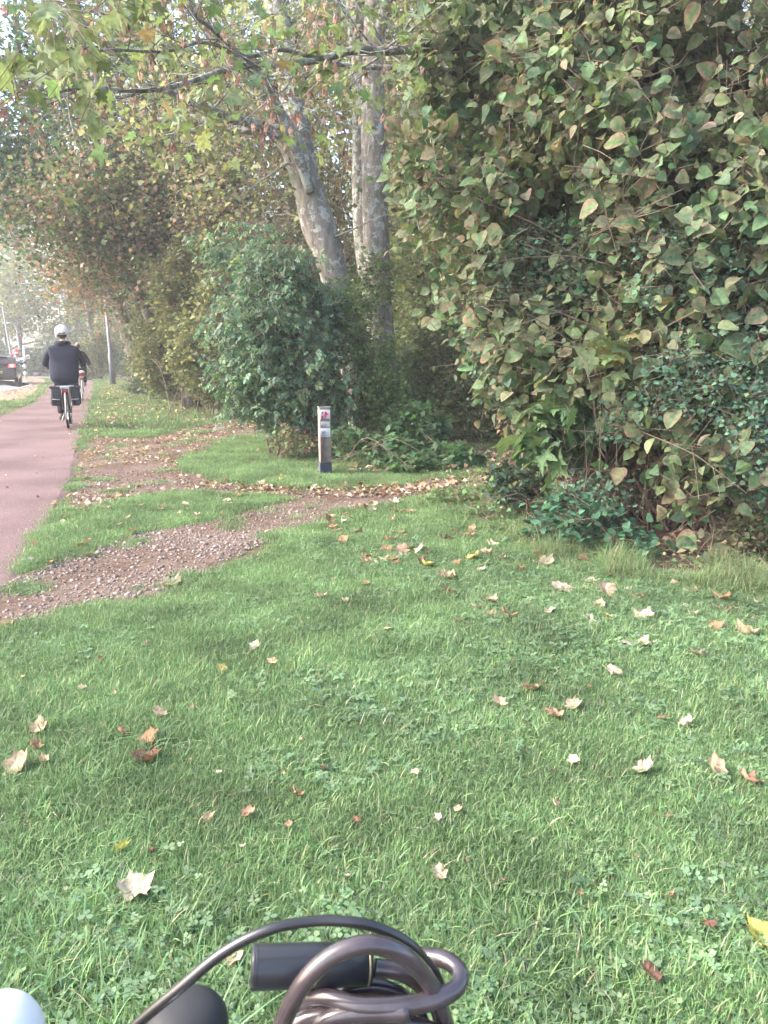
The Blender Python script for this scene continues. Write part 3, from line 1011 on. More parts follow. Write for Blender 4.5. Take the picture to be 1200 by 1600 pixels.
def curled(seed, amt, cols, under=None):
    """maple leaf curled by bending about a random axis; two rings of vertices so that it can bend"""
    r = np.random.default_rng(seed)
    V0, F0, W = T_maple(0, 0, seed)
    V0[:, 1] -= .45
    ang = np.arctan2(V0[1:, 0], V0[1:, 1]); rr = np.linalg.norm(V0[1:, :2], axis=1)
    disc_ = .42 + .1 * np.cos(ang * 5)
    k_ = r.uniform(.1, .5); rr2 = rr * k_ + disc_ * (1 - k_)
    ring = np.column_stack([np.sin(ang) * rr2, np.cos(ang) * rr2 * r.uniform(.8, 1.1), ang * 0]); cen = V0[:1] * .5
    n = len(ring)
    m1, m2 = cen + (ring - cen) * .38, cen + (ring - cen) * .72
    V = np.vstack([cen, m1, m2, ring])
    F = [[0, 1 + i, 1 + (i + 1) % n] for i in range(n)]
    for L_ in (0, 1): F += [[1 + L_ * n + i, 1 + (L_ + 1) * n + i, 1 + (L_ + 1) * n + (i + 1) % n, 1 + L_ * n + (i + 1) % n] for i in range(n)]
    V0 = V.copy()
    a = r.random() * 3.14; u = V0[:, 0] * math.cos(a) + V0[:, 1] * math.sin(a); v = -V0[:, 0] * math.sin(a) + V0[:, 1] * math.cos(a)
    # roll the blade up on a cylinder, unevenly along its length
    kk = amt * 2.6 * (1 + v * 1.1)
    kk = np.where(np.abs(kk) < .05, .05, kk)
    un = np.sin(kk * u) / kk; z = (1 - np.cos(kk * u)) / kk
    z = z + amt * .9 * v * v + .05 * np.sin(u * 11 + r.random() * 6) + r.normal(0, .022, len(V))
    V = np.column_stack([un * math.cos(a) - v * math.sin(a), un * math.sin(a) + v * math.cos(a), z])
    V[:, 2] -= V[:, 2].mean()
    g = Geo()
    c = palette(1, cols, None, .08, r)[0]
    ce = np.clip(c * (1 + r.normal(0, .1, (len(V), 1))), 0, 1)
    ce[1 + 2 * n:] *= .82
    g.add(V, F, ce)
    # stalk
    p = V[0] + np.array([0, -.22, 0])
    tube(g, np.array([V[0], p + [0, 0, .02], p + [.06, -.35, .1]]), .012, 3, cap=False, col=c * .8)
    return g


leafset = {}
for key, cols in dict(pale=[(.5, .42, .34), (.46, .37, .29)], tan=[(.47, .33, .24), (.43, .3, .2)], brown=[(.3, .17, .11), (.34, .2, .14)], yellow=[(.5, .38, .12), (.42, .36, .1)], red=[(.2, .105, .075)]).items():
    leafset[key] = [curled(i + 31 * len(key), a, cols).mesh('fallen_leaf', M_dry) for i, a in enumerate((.2, .5, .9, 1.4))]

SPOTS = [
 (614, 876, 20, 'pale', 'upright pale leaf standing in the lawn left of the leaf cluster'), (701, 902, 30, 'tan', 'pinkish tan leaf just above the crumpled brown leaf in mid lawn'),
 (705, 927, 34, 'brown', 'crumpled pinkish brown leaf in the middle of the lawn'), (718, 973, 24, 'pale', 'small whitish star-shaped leaf standing alone in mid lawn'),
 (500, 933, 20, 'pale', 'left one of two pale leaves side by side in mid lawn'), (540, 941, 20, 'pale', 'right one of two pale leaves side by side in mid lawn'),
 (397, 1013, 20, 'pale', 'small cream leaf standing in the lawn below the path edge'), (425, 1038, 18, 'tan', 'flat tan leaf scrap right of the small cream leaf'),
 (348, 1048, 16, 'yellow', 'yellowish leaf scrap left of the small cream leaf'), (881, 922, 36, 'pale', 'pointed cream leaf on the grass below the brambles'),
 (855, 881, 32, 'pale', 'cream leaf lying at the foot of the brambles'), (950, 926, 34, 'tan', 'folded tan leaf below the shrub on the right'),
 (953, 967, 24, 'yellow', 'yellow and brown leaf lying in the right of the lawn'), (1001, 963, 34, 'tan', 'long curled tan leaf right of the yellow and brown leaf'),
 (997, 1010, 46, 'pale', 'large whitish pointed leaf lying flat in the right of the lawn'), (1090, 1025, 28, 'pale', 'cream curled leaf right of the large whitish leaf'),
 (960, 1053, 26, 'pale', 'cream leaf standing below the large whitish leaf'), (1068, 972, 24, 'tan', 'left tan leaf of the pair near the right edge of the lawn'),
 (1083, 962, 22, 'pale', 'pale upright leaf of the pair near the right edge of the lawn'), (1118, 982, 26, 'brown', 'brown curled leaf in the grass near the right picture edge'),
 (1168, 989, 34, 'tan', 'long tan leaf at the right edge under the shrub'), (1130, 936, 28, 'brown', 'upright brown leaf in long grass under the shrub at right'),
 (921, 971, 20, 'pale', 'small cream leaf left of the yellow and brown leaf'), (858, 958, 18, 'pale', 'thin cream leaf on edge in the grass below the pointed cream leaf'),
 (768, 939, 24, 'tan', 'flat tan leaf right of the crumpled brown leaf'), (737, 872, 30, 'yellow', 'yellow-brown leaf standing at the top of the leaf cluster'),
 (668, 883, 26, 'yellow', 'golden leaf in the middle of the leaf cluster'), (570, 879, 18, 'tan', 'small tan leaf left of the upright pale leaf'),
 (605, 986, 16, 'tan', 'tiny tan leaf alone below the two side-by-side leaves'), (570, 915, 16, 'pale', 'pale leaf scrap above the two side-by-side leaves'),
 (628, 862, 30, 'brown', 'brown leaf at the left of the leaf cluster'), (652, 862, 26, 'tan', 'tan leaf beside the brown leaf in the leaf cluster'),
 (831, 1079, 34, 'brown', 'brown leaf at the top of the bare spot in the lawn'), (779, 1101, 24, 'tan', 'flat tan leaf at the left of the bare spot in the lawn'),
 (866, 1121, 30, 'brown', 'brown leaf standing at the foot of the bare spot'), (896, 1106, 26, 'tan', 'tan curled leaf at the right of the bare spot'),
 (1036, 1126, 20, 'tan', 'small folded leaf left of the pale one in the right clover'), (1072, 1133, 22, 'pale', 'pale folded leaf in the clover on the right'),
 (1121, 1206, 34, 'tan', 'upright tan leaf in the clover near the right edge'), (1006, 1206, 36, 'pale', 'long cream leaf lying slanted in the clover'),
 (896, 1193, 18, 'pale', 'small pale leaf on edge above the clover'), (1172, 1222, 34, 'brown', 'two-toned brown leaf at the right edge above the clover'),
 (215, 1393, 54, 'pale', 'large ragged cream leaf with a long stalk in the left foreground'), (191, 1330, 24, 'yellow', 'small yellow leaf above the large ragged cream leaf'),
 (229, 1187, 38, 'red', 'dark reddish brown curled leaf on the left of the lawn'), (28, 1198, 40, 'tan', 'broad tan leaf near the left edge of the lawn'),
 (60, 1142, 30, 'tan', 'tan leaf standing above the broad tan leaf at the left'), (56, 1169, 22, 'brown', 'dull brown leaf between two tan leaves at the left edge'),
 (69, 1192, 20, 'tan', 'small tan leaf right of the broad tan leaf'), (231, 1158, 34, 'brown', 'flat brown leaf just above the dark reddish leaf'),
 (251, 1119, 24, 'tan', 'greyish tan leaf above the dark reddish leaf'), (191, 1147, 18, 'brown', 'small brown leaf up left of the dark reddish leaf'),
 (128, 1079, 18, 'pale', 'narrow pale leaf lying alone in the upper left lawn'), (326, 1284, 18, 'tan', 'small curled tan leaf in the lower middle left lawn'),
 (388, 1276, 22, 'brown', 'small dull brown leaf right of the curled tan leaf'), (466, 1246, 22, 'brown', 'brown leaf standing in the thin patch of the lawn'),
 (508, 1206, 16, 'red', 'tiny orange-brown leaf above the thin patch of the lawn'), (648, 1213, 16, 'pale', 'tiny pale leaf in the very middle of the lawn'),
 (686, 1373, 28, 'tan', 'tan leaf half sunk in the grass above the cable lock'), (1190, 1468, 48, 'yellow', 'large yellow leaf with a red stalk cut by the right picture edge'),
 (1018, 1527, 34, 'red', 'reddish brown leaf in the bottom right grass'), (1110, 1452, 20, 'red', 'small red-brown leaf by the large yellow leaf'),
 (267, 908, 44, 'pale', 'large cream leaf lying on the edge of the near gravel path'), (10, 972, 34, 'pale', 'cream leaf at the left edge on the near gravel path'),
 (685, 1283, 14, 'pale', 'thin pale leaf standing in the lower middle of the lawn'), (868, 1262, 16, 'tan', 'tiny tan leaf in the grass left of the clover'),
 (368, 1507, 26, 'tan', 'pale brown leaf seen beneath the black brake cable'), (556, 1347 - 60, 16, 'brown', 'tiny brown leaf in the grass above the bell'),
]
rng = np.random.default_rng(77)


def put_fallen(x, y, size, key, label, z=.03, group=None):
    o = bpy.data.objects.new('fallen_leaf', leafset[key][rng.integers(4)])
    o.location = (x, y, z); o.rotation_euler = (rng.normal(.12, .3), rng.normal(0, .3), rng.random() * 6.28)
    o.scale = (size,) * 3
    link(o); return tag(o, label, 'leaf', group)


for px, py, s, key, lab in SPOTS:
    p = gp(px, py, .03); d = np.linalg.norm(p - [0, 0, CAM_H])
    put_fallen(p[0], p[1], s * d / 1200 * 1.05, key, lab, (.02 if py in (908, 972) else .046), 'single fallen leaves scattered on the lawn')
zones = [  # px polygon, count, size range (m), colours, label, group, z
 ([(500, 800), (740, 770), (830, 850), (880, 900), (900, 1000), (640, 940), (560, 900)], 70, (.06, .11), ['brown', 'tan', 'brown', 'pale', 'red'], 'dry brown or tan leaf among many strewn on the lawn beside the bramble edge', 'leaves strewn on the lawn by the brambles', .035),
 ([(280, 700), (470, 668), (700, 735), (700, 768), (480, 775), (300, 765)], 55, (.07, .13), ['brown', 'tan', 'pale', 'yellow'], 'dry leaf lying in the strip of litter in front of the wooden post', 'leaves on the littered track by the post', .02),
 ([(110, 700), (300, 690), (260, 770), (110, 800)], 30, (.05, .1), ['brown', 'tan', 'yellow', 'pale'], 'dry leaf lying on the far gravel track by the cycle path', 'leaves on the far gravel track', .012),
 ([(120, 800), (440, 770), (420, 790), (60, 900)], 22, (.05, .1), ['brown', 'tan', 'pale'], 'dry leaf on the grass strip between the two gravel tracks', 'leaves on the strip between the tracks', .035),
 ([(20, 1010), (600, 1000), (1180, 1020), (1180, 1500), (20, 1500)], 40, (.014, .03), ['brown', 'tan', 'red', 'pale'], 'tiny dry leaf fragment in the open lawn', 'leaf fragments in the open lawn', .04),
 ([(900, 900), (1190, 930), (1190, 1000), (900, 990)], 24, (.05, .1), ['brown', 'tan', 'pale'], 'dry leaf in the rough grass at the foot of the right-hand shrub', 'leaves in the grass under the right-hand shrub', .03),
]
for poly, n, sr, keys, lab, grp, z in zones:
    W_ = gpoly(poly); xs = [p[0] for p in W_]; ys = [p[1] for p in W_]; c = 0
    while c < n:
        x, y = rng.uniform(min(xs), max(xs)), rng.uniform(min(ys), max(ys))
        if not in_poly(np.array([x]), np.array([y]), W_)[0]: continue
        put_fallen(x, y, rng.uniform(*sr), keys[rng.integers(len(keys))], lab, z, grp); c += 1


def litter(name, label, poly, n, size, cols, z=.015, seed=0, zr=.02, clumpy=.0):
    rng = np.random.default_rng(seed); W_ = poly
    xs = [p[0] for p in W_]; ys = [p[1] for p in W_]
    x = rng.uniform(min(xs), max(xs), n * 6); y = rng.uniform(min(ys), max(ys), n * 6)
    k = in_poly(x, y, W_) & (fbm(x * 1.3, y * 1.3, seed) > clumpy) & frustum(x, y, 1)
    x, y = x[k][:n], y[k][:n]; m = len(x)
    a = np.column_stack([rng.normal(0, 1, (m, 2)), rng.normal(0, .35, m)])
    g = Geo()
    put_leaves(g, T_small(.4, .22), np.column_stack([x, y, z + rng.random(m) * zr]), size * rng.uniform(.4, 1.3, m), orient(a, None, .4, rng), palette(m, cols, None, .2, rng))
    o = obj(name, g, M_dry); tag(o, label, 'leaf litter', kind='stuff'); return o


litter('leaf_litter', 'brown leaf litter drifted along the cycle path edge and over the far track', GA, 1900, .06, DRY, .012, 1, .015, .44)
litter('path_edge_litter', 'small brown leaves lining the right edge of the cycle path', gpoly([(60, 850), (120, 700), (150, 640), (166, 610), (178, 640), (165, 690), (130, 760), (90, 850), (20, 930), (0, 935)]), 1500, .06, DRY, .022, 2, .02, .3)
litter('woodland_litter', 'brown leaf litter on the floor under the shrubs', [p for p in WOODS[:18]] + [(-2, 30), (20, 30), (20, -2)], 11000, .085, DRY + [(.2, .13, .09)], .012, 3, .05, .2)
litter('verge_litter', 'pale dry leaves sprinkled on the far grass verge', gpoly([(146, 684), (430, 650), (380, 640), (330, 630), (215, 604), (185, 598), (165, 600), (150, 640)]), 1500, .085, DRY + [(.5, .42, .2)], .05, 4, .05, .35)
litter('pavement_litter', 'orange brown leaves covering the pavement beside the road', PAVE, 1800, .075, DRY, .025, 5, .02, .25)
litter('asphalt_litter', 'few small leaves scattered over the red cycle path', PATH, 380, .04, DRY, .022, 6, .01, .3)
litter('channel_litter', 'brown litter gathered in the trodden strip before the post', gpoly([(270, 738), (340, 752), (480, 764), (640, 758), (780, 735), (820, 760), (640, 782), (480, 778), (340, 768), (270, 755)]), 600, .06, DRY + [(.14, .09, .06)], .012, 7, .03, .25)

# ------------------------------------------------------------------ the two big trunks in the middle
def path_px(rows):
    """rows of (px, py, depth, width in photo pixels) -> points with radius"""
    out = []
    for px, py, Y, wpx in rows:
        p = P(px, py, Y); out.append([*p, wpx / 1200.0 * Y * .5 * (.86 if wpx > 25 else 1)])
    return np.array(out)


def limbs_tree(name, label, base, wood_rows, bark_keys, crown_n, cols, wts, leaf=.09, seed=0, spread=.5, tmpl=None, cat='tree', twigs=9):
    t = thing(name, label, cat, base)
    anchors = []
    rg = np.random.default_rng(seed)
    woods = {}
    for rows, key, sides, rough, alive in wood_rows:
        w_ = smooth_path(path_px(rows), 6)
        if np.allclose(rows[0][1], 999): pass
        g = woods.setdefault(key, Geo())
        tube(g, w_, None, sides, rough=rough)
        if alive:
            m = len(w_)
            for k in range(twigs * alive):
                i = rg.integers(int(m * .35), m); q = w_[i, :3]
                d = rg.normal(0, 1, 3) * np.array([1, .9, .7]); d[2] += .15
                L = rg.uniform(.4, 1.5) * (1 if alive < 3 else 1.4)
                tp, _ = curve_pts(q, d, L, 5, .22, .0, rg)
                tube(g, np.column_stack([tp, max(min(w_[i, 3] * .3, .02), .004) * (1 - .8 * np.linspace(0, 1, 6))]), None, 4, cap=False)
                anchors += list(tp[2:])
    for key, g in woods.items():
        obj('trunk' if key == bark_keys[0] else 'limb', g, M[key], t, base, color=False)
    if crown_n:
        an = np.array(anchors); ax_, ay_, ad_ = to_px(an)
        front = (ax_ > 380) & (ax_ < 640) & (ay_ > 90) & (an[:, 1] < base[1] + .2)
        anchors = list(an[~front])
        o = obj('crown', crown_geo(np.array(anchors) - np.array(base), crown_n, leaf, tmpl or T_small(.42), cols, wts, spread, seed=seed), M['leaf'], t)
        o['kind'] = 'stuff'
    return t, np.array(anchors)


bA = tuple(P(568, 702, 12.2)[:2]) + (0,)
A_rows = [
    ([(574, 735, 12.2, 74), (566, 640, 12.2, 62), (552, 560, 12.2, 52), (535, 480, 12.1, 48), (515, 405, 12, 50), (497, 350, 12, 58), (480, 290, 11.9, 50), (462, 240, 11.8, 44), (440, 196, 11.7, 38), (415, 150, 11.6, 26), (385, 110, 11.4, 22), (340, 55, 11.1, 17), (300, 10, 10.9, 13), (240, -90, 10.5, 9)], 'bark', 16, .07, 1),
    ([(492, 330, 12, 40), (478, 262, 12.15, 40), (466, 205, 12.3, 42), (452, 140, 12.5, 44), (441, 70, 12.7, 44), (432, 0, 12.9, 42), (425, -120, 13.2, 36), (430, -300, 13.6, 24)], 'bark_lichen', 14, .09, 2),
    ([(486, 300, 11.7, 16), (462, 235, 11.55, 15), (440, 180, 11.4, 13), (420, 135, 11.2, 11), (400, 100, 11.0, 9), (370, 60, 10.6, 6)], 'bark_lichen', 8, .08, 1),
    ([(446, 205, 11.7, 20), (420, 204, 11.5, 17), (385, 190, 11.2, 15), (345, 178, 11, 13), (300, 160, 10.8, 11), (250, 140, 10.6, 9), (190, 150, 10.4, 5)], 'bark_lichen', 8, .1, 2),
    ([(420, 205, 11.5, 14), (380, 203, 11.6, 12), (340, 196, 11.7, 10), (290, 182, 11.9, 8), (230, 190, 12, 4)], 'bark_lichen', 8, .1, 1),
]
limbs_tree('sycamore_tree', 'pale barked tree leaning left with a fork and lichened limbs', bA, A_rows, ['bark', 'bark_lichen'], 2600, PALE + OLIVE + YELLOW, None, .1, 3, .55)
bB = tuple(P(603, 708, 12.6)[:2]) + (0,)
B_rows = [
    ([(606, 735, 12.6, 66), (603, 660, 12.6, 56), (597, 560, 12.6, 50), (592, 470, 12.6, 46), (588, 380, 12.6, 46), (585, 290, 12.6, 42), (583, 200, 12.6, 42), (583, 110, 12.65, 36), (585, 30, 12.7, 34), (590, -60, 12.8, 30), (600, -200, 13, 22)], 'bark', 16, .06, 2),
    ([(583, 480, 12.85, 34), (570, 380, 12.9, 36), (567, 280, 12.9, 38), (567, 190, 12.9, 36), (565, 100, 12.9, 36), (556, 20, 13, 33), (548, -80, 13.1, 28), (535, -220, 13.3, 20)], 'bark_lichen', 14, .1, 2),
    ([(588, 80, 12.7, 20), (600, 20, 12.5, 17), (618, -40, 12.2, 13), (640, -130, 11.8, 9)], 'bark_lichen', 8, .1, 1),
]
limbs_tree('sycamore_tree', 'upright twin-stemmed tree right of the leaning pale trunk', bB, B_rows, ['bark', 'bark_lichen'], 2200, PALE + OLIVE + YELLOW, None, .1, 4, .6)

# knot and bark splits belong to the leaning trunk: small burrs
# ------------------------------------------------------------------ the tree whose long branch crosses the top of the picture
bC = tuple(P(905, 760, 7.4)[:2]) + (0,)
C_rows = [
    ([(905, 800, 7.4, 60), (890, 600, 7.4, 52), (862, 400, 7.3, 46), (815, 230, 7.2, 36), (765, 130, 7.1, 22), (728, 92, 7.0, 14), (705, 70, 6.9, 12), (660, 74, 6.7, 13), (605, 80, 6.5, 12), (555, 78, 6.3, 11), (505, 92, 6.1, 10), (450, 100, 5.9, 9), (395, 101, 5.7, 9), (345, 112, 5.4, 8), (280, 133, 5.1, 7), (215, 142, 4.8, 6), (135, 137, 4.5, 5), (60, 150, 4.3, 3)], 'bark_lichen', 9, .14, 2),
    ([(805, 210, 7.2, 16), (745, 118, 7.1, 12), (700, 116, 7.0, 10), (640, 108, 6.9, 9), (560, 104, 6.8, 7), (480, 92, 6.6, 5)], 'bark_lichen', 7, .14, 1),
    ([(500, 92, 6.1, 7), (440, 78, 5.9, 6), (385, 88, 5.6, 6), (320, 66, 5.2, 5), (260, 80, 4.9, 4), (170, 78, 4.6, 4), (110, 85, 4.3, 3)], 'bark_lichen', 6, .14, 2),
    ([(395, 101, 5.7, 7), (360, 72, 5.4, 6), (330, 45, 5.2, 6), (300, 22, 5.1, 5), (275, -10, 5, 4)], 'bark_lichen', 6, .14, 2),
    ([(862, 400, 7.3, 36), (880, 250, 7.2, 26), (900, 100, 7.1, 20), (930, -60, 7, 14)], 'bark_lichen', 8, .1, 1),
]
tC, ancC = limbs_tree('sycamore_tree', 'sycamore whose long lichened branch crosses the top of the picture over the path', bC, C_rows, ['bark_lichen'], 0, PALE, None, .1, 7, .3, twigs=12)
tC_px = to_px(ancC)
# seed bunches and leaves on that branch
rg = np.random.default_rng(21)
low = ancC[(tC_px[1] > -60) & (tC_px[1] < 210) & (tC_px[0] < 640)]
g = Geo(); n = 330
i = rg.integers(0, len(low), n); pos = low[i] + rg.normal(0, .1, (n, 3)) - [0, 0, .04]
put_leaves(g, T_keys(), pos, rg.uniform(.05, .09, n), orient(np.tile([0, 0, -1.0], (n, 1)) + rg.normal(0, .15, (n, 3)), rg.normal(0, 1, (n, 3)), .1, rg), palette(n, [(.3, .18, .15), (.22, .13, .105), (.38, .27, .22)], None, .2, rg))
o = obj('seed_bunches', g, M['leaf_dry'], tC, bC); o['kind'] = 'stuff'
g = Geo(); n = 330
i = rg.integers(0, len(ancC), n); pos = ancC[i] + rg.normal(0, .16, (n, 3))
put_leaves(g, T_maple(.1, .25, 2), pos, rg.uniform(.06, .11, n), orient(hang(n, .5, rg), None, .6, rg), palette(n, [(.17, .23, .11), (.13, .19, .09), (.23, .26, .12), (.28, .22, .12)], [4, 3, 2, 1], .2, rg))
o = obj('crown', g, M['leaf_near'], tC, bC); o['kind'] = 'stuff'
mts = []
for v in range(6):
    gl = Geo(); c = palette(1, [(.17, .235, .11), (.13, .19, .09), (.22, .27, .14)], None, .12, rg)
    put_leaves(gl, T_maple(.12, .3, v), np.zeros((1, 3)), np.ones(1), np.eye(3)[None], c, c * .8 + np.array([[.05, .02, 0]]), np.array([.4]))
    mts.append(gl.mesh('leaf', M['leaf_near']))
big = []
for (cx, cy, Y, k, sp) in ((100, 30, 3.6, 8, 45), (85, 60, 3.6, 5, 30), (30, 95, 3.7, 5, 28), (115, 85, 3.8, 7, 26), (45, 145, 3.9, 3, 22), (130, 120, 4, 6, 30), (170, 30, 4, 9, 45), (225, 20, 4.4, 7, 40), (290, 160, 4.8, 7, 35), (350, 160, 5, 5, 28), (200, 5, 4.2, 6, 40), (150, 165, 4.4, 4, 24), (255, 50, 4.8, 5, 30), (480, 150, 6, 7, 50), (520, 60, 6, 8, 55), (600, 45, 6, 8, 60), (650, 20, 6, 10, 50), (640, 70, 6, 6, 40), (400, 20, 5.6, 8, 60), (570, 140, 6.2, 7, 45)):
    for _ in range(k):
        big.append((cx + rg.normal(0, sp * .7), cy + rg.normal(0, sp * .6), Y + rg.normal(0, .15)))
big = np.array([P(*b) for b in big])
Rb = orient(hang(len(big), .9, rg), None, .7, rg); Sb = rg.uniform(.065, .12, len(big))
bcv = Vector(bC)
gs = Geo()
for k in range(len(big)):
    lo = bpy.data.objects.new('leaf', mts[rg.integers(6)])
    link(lo, tC)
    lo.matrix_local = Matrix([[*(Rb[k][r] * Sb[k]), big[k][r] - bC[r]] for r in range(3)] + [[0, 0, 0, 1]])
    q = ancC[np.argmin(np.linalg.norm(ancC - big[k], axis=1))]
    mid = (q + big[k]) / 2 + rg.normal(0, .03, 3)
    tube(gs, np.column_stack([smooth_path([q, mid, big[k]], 3), np.full(7, .0022)]), None, 4, cap=False)
obj('twigs', gs, M['twig'], tC, bC, color=False)['kind'] = 'stuff'

# ------------------------------------------------------------------ left leaning trees
def lean_tree(name, label, base_px, Y, rows, n, cols, wts=None, leaf=.13, seed=0, spread=.6, tw=12, bark='bark_dark', group=None):
    b = tuple(P(base_px, 700, Y)[:2]) + (0,)
    t, a = limbs_tree(name, label, b, [(r, bark, 9, .08, 3) for r in rows], [bark], n, cols, wts, leaf, seed, spread, T_quad(.4), twigs=tw)
    return t


lean_tree('leaning_tree', 'dark stemmed tree leaning far left over the verge with rusty brown leaves', 300, 20, [
    [(300, 640, 20, 34), (280, 500, 20, 26), (245, 415, 20, 22), (215, 350, 20, 19), (185, 280, 20, 16), (165, 200, 20, 12), (150, 110, 20, 9), (120, 0, 20, 7)],
    [(235, 395, 20, 16), (190, 375, 19.7, 14), (150, 350, 19.5, 12), (120, 338, 19.3, 7)],
    [(215, 350, 20, 14), (170, 330, 20, 8), (110, 300, 20, 5)]], 14000, RUST + OLIVE + GREEN, [3, 2, 2, 3, 2, 2, 2, 3, 2, 2], .13, 31, .7)
lean_tree('leaning_tree', 'slender trunk leaning left just behind the rusty-leaved tree', 330, 22, [
    [(330, 640, 22, 26), (305, 500, 22, 22), (280, 420, 22, 18), (255, 330, 22, 15), (240, 250, 22, 12), (228, 180, 22, 9), (215, 60, 22, 6)],
    [(280, 420, 22, 12), (300, 330, 22, 9), (320, 250, 22, 7), (325, 150, 22, 5)]], 10500, OLIVE + RUST + GREEN, None, .13, 33, .7)
lean_tree('oak_tree', 'dark blue-green tree overhanging the cycle path at the upper left', 262, 24, [
    [(262, 600, 24, 20), (228, 480, 24, 17), (160, 380, 24, 15), (100, 290, 23, 12), (60, 200, 22.5, 10), (30, 80, 22, 7), (20, -60, 22, 5)],
    [(160, 380, 24, 10), (70, 330, 23, 8), (20, 300, 22.5, 5), (-30, 290, 22, 3)],
    [(100, 290, 23, 9), (50, 262, 22.6, 6), (0, 260, 22.4, 4)],
    [(60, 200, 22.5, 7), (100, 120, 22.5, 6), (120, 20, 22.5, 4)]], 17000, [(.055, .11, .07), (.06, .125, .07), (.05, .09, .05), (.1, .15, .06), (.24, .14, .08)], [4, 4, 3, 2, .7], .14, 35, .75)
lean_tree('reddish_tree', 'tree with low reddish brown crown behind the lamp post', 170, 33, [
    [(215, 600, 33, 16), (200, 520, 33, 14), (180, 450, 33, 12), (160, 380, 33, 9), (140, 330, 33, 6)],
    [(190, 480, 33, 8), (150, 430, 32.5, 6), (110, 410, 32, 4)],
    [(190, 470, 33, 8), (230, 400, 33, 6), (240, 340, 33, 4)]], 8500, RUST + [(.3, .15, .09)], None, .17, 37, .8)

# ------------------------------------------------------------------ trees of the wood
QUAD = T_quad(.42)
protos = []
specs = [
    (11, 13, .15, PALE + YELLOW, 'thin tree with pale yellow-green leaves deep in the wood', 4600),
    (12, 15, .18, OLIVE + GREEN, 'tall thin tree with olive leaves deep in the wood', 4800),
    (13, 12, .12, PALE + RUST, 'thin tree with rusty and pale leaves deep in the wood', 4200),
    (14, 16, .22, GREEN + OLIVE, 'stout dark trunk with green crown deep in the wood', 5000),
]
wood_spots = []
rg = np.random.default_rng(41)
for k in range(62):
    for _ in range(60):
        y = rg.uniform(14.5, 52); x = rg.uniform(-.42 * y + 1, .56 * y + 2)
        if not in_poly(np.array([x]), np.array([y]), WOODS)[0]: continue
        if x < -.15 * y - 3.4 and y < 30: continue
        if -.09 * y - .9 < x < 1 and y < 18: continue
        if all(math.hypot(x - a, y - b) > 2.0 + y * .02 for a, b, _ in wood_spots):
            wood_spots.append((x, y, rg.integers(4))); break
groups = ['pale thin trees deep in the wood', 'olive thin trees deep in the wood', 'rusty thin trees deep in the wood', 'dark stout trees deep in the wood']
for i, (x, y, k) in enumerate(wood_spots):
    s = specs[k]
    have = [p for p in protos if p[0] == k]
    sc = rg.uniform(.8, 1.2)
    if not have:
        t = make_tree('woodland_tree', s[4], (x, y, 0), s[0], s[1], s[2], s[5], .15, s[3], None, 'bark_dark' if k > 1 else 'bark', groups[k], QUAD, .55, limb_from=.08, limb_len=2.6, n_limb=15, up=.25, start_ang=.6)
        protos.append((k, t))
    else:
        copy_thing(have[0][1], (x, y, 0), rg.random() * 6.28, (sc, sc, sc * rg.uniform(.95, 1.2)))

# near slender trunks between the leaning tree and the left edge (seen as light lines)
# distant trees beyond the road
rg = np.random.default_rng(52)
far_spots = [(-33, 72, 13, 0), (-38, 80, 15, 1), (-30, 84, 14, 0), (-26, 76, 11, 2), (-45, 92, 18, 1), (-23, 66, 9, 3), (-36, 100, 17, 0), (-19, 60, 8, 2), (-27, 96, 17, 1), (-50, 78, 14, 3), (-58, 95, 17, 0), (-19, 76, 12, 1), (-66, 88, 16, 1), (-16, 90, 17, 0)]
fl = ['pale yellow-green tree across the junction seen above the road signs', 'mid green tree across the junction behind the lamp poles', 'low tree with russet leaves beyond the cyclists', 'dark green bushy tree at the left edge beyond the road']
fc = [PALE + YELLOW, [(.1, .17, .07), (.13, .2, .08), (.16, .2, .08)], RUST + PALE, GREEN + OLIVE]
fp = {}
for x, y, h, k in far_spots:
    if k not in fp:
        fp[k] = make_tree('distant_tree', fl[k], (x, y, 0), 60 + k, h, .22, 5200, .34, fc[k], None, 'bark_dark', 'trees across the junction, ' + ['pale', 'green', 'russet', 'dark'][k], QUAD, .9, limb_from=.12, limb_len=h * .36, n_limb=16, up=.12)
        fp[k]['h'] = float(h)
    else:
        s = h / fp[k]['h']
        copy_thing(fp[k], (x, y, 0), rg.random() * 6.28, s)

# ------------------------------------------------------------------ far wooded backdrop mass
rg = np.random.default_rng(61)
n = 30000
th = rg.uniform(-.75, .75, n); d = rg.uniform(58, 95, n)
x = np.tan(th) * d; keep = (x > -12) | (d > 92)
hgt = 9 + 7 * vnoise(x * .08 + 4, d * .1)
z = rg.random(n) ** .8 * hgt
pos = np.column_stack([x, d + (x < -12) * 18, z])[keep]; m = len(pos)
g = Geo()
cl = vnoise(pos[:, 0] * .3, pos[:, 2] * .4)
put_leaves(g, QUAD, pos, rg.uniform(.35, .8, m), orient(hang(m, .3, rg), None, .7, rg), palette(m, PALE + YELLOW + OLIVE + GREEN, None, .2, rg, cl))
tag(obj('far_woodland', g, M['leaf']), 'far mass of yellow-green woodland closing the view', 'woodland', kind='stuff')

# ------------------------------------------------------------------ shrubs along the wood edge, back to front
def blob(px, py, Y, rx, rz_, ry=None):
    """ellipsoid centred at a photo point with radii given in photo pixels"""
    s = Y / 1200.0
    return (P(px, py, Y), (rx * s, (ry if ry else rx * .8) * s, rz_ * s))


def base_at(px, Y, n=3, sp=.25):
    p = P(px, 700, Y); r = np.random.default_rng(int(px))
    return [(p[0] + r.normal(0, sp), p[1] + r.normal(0, sp), 0) for _ in range(n)]


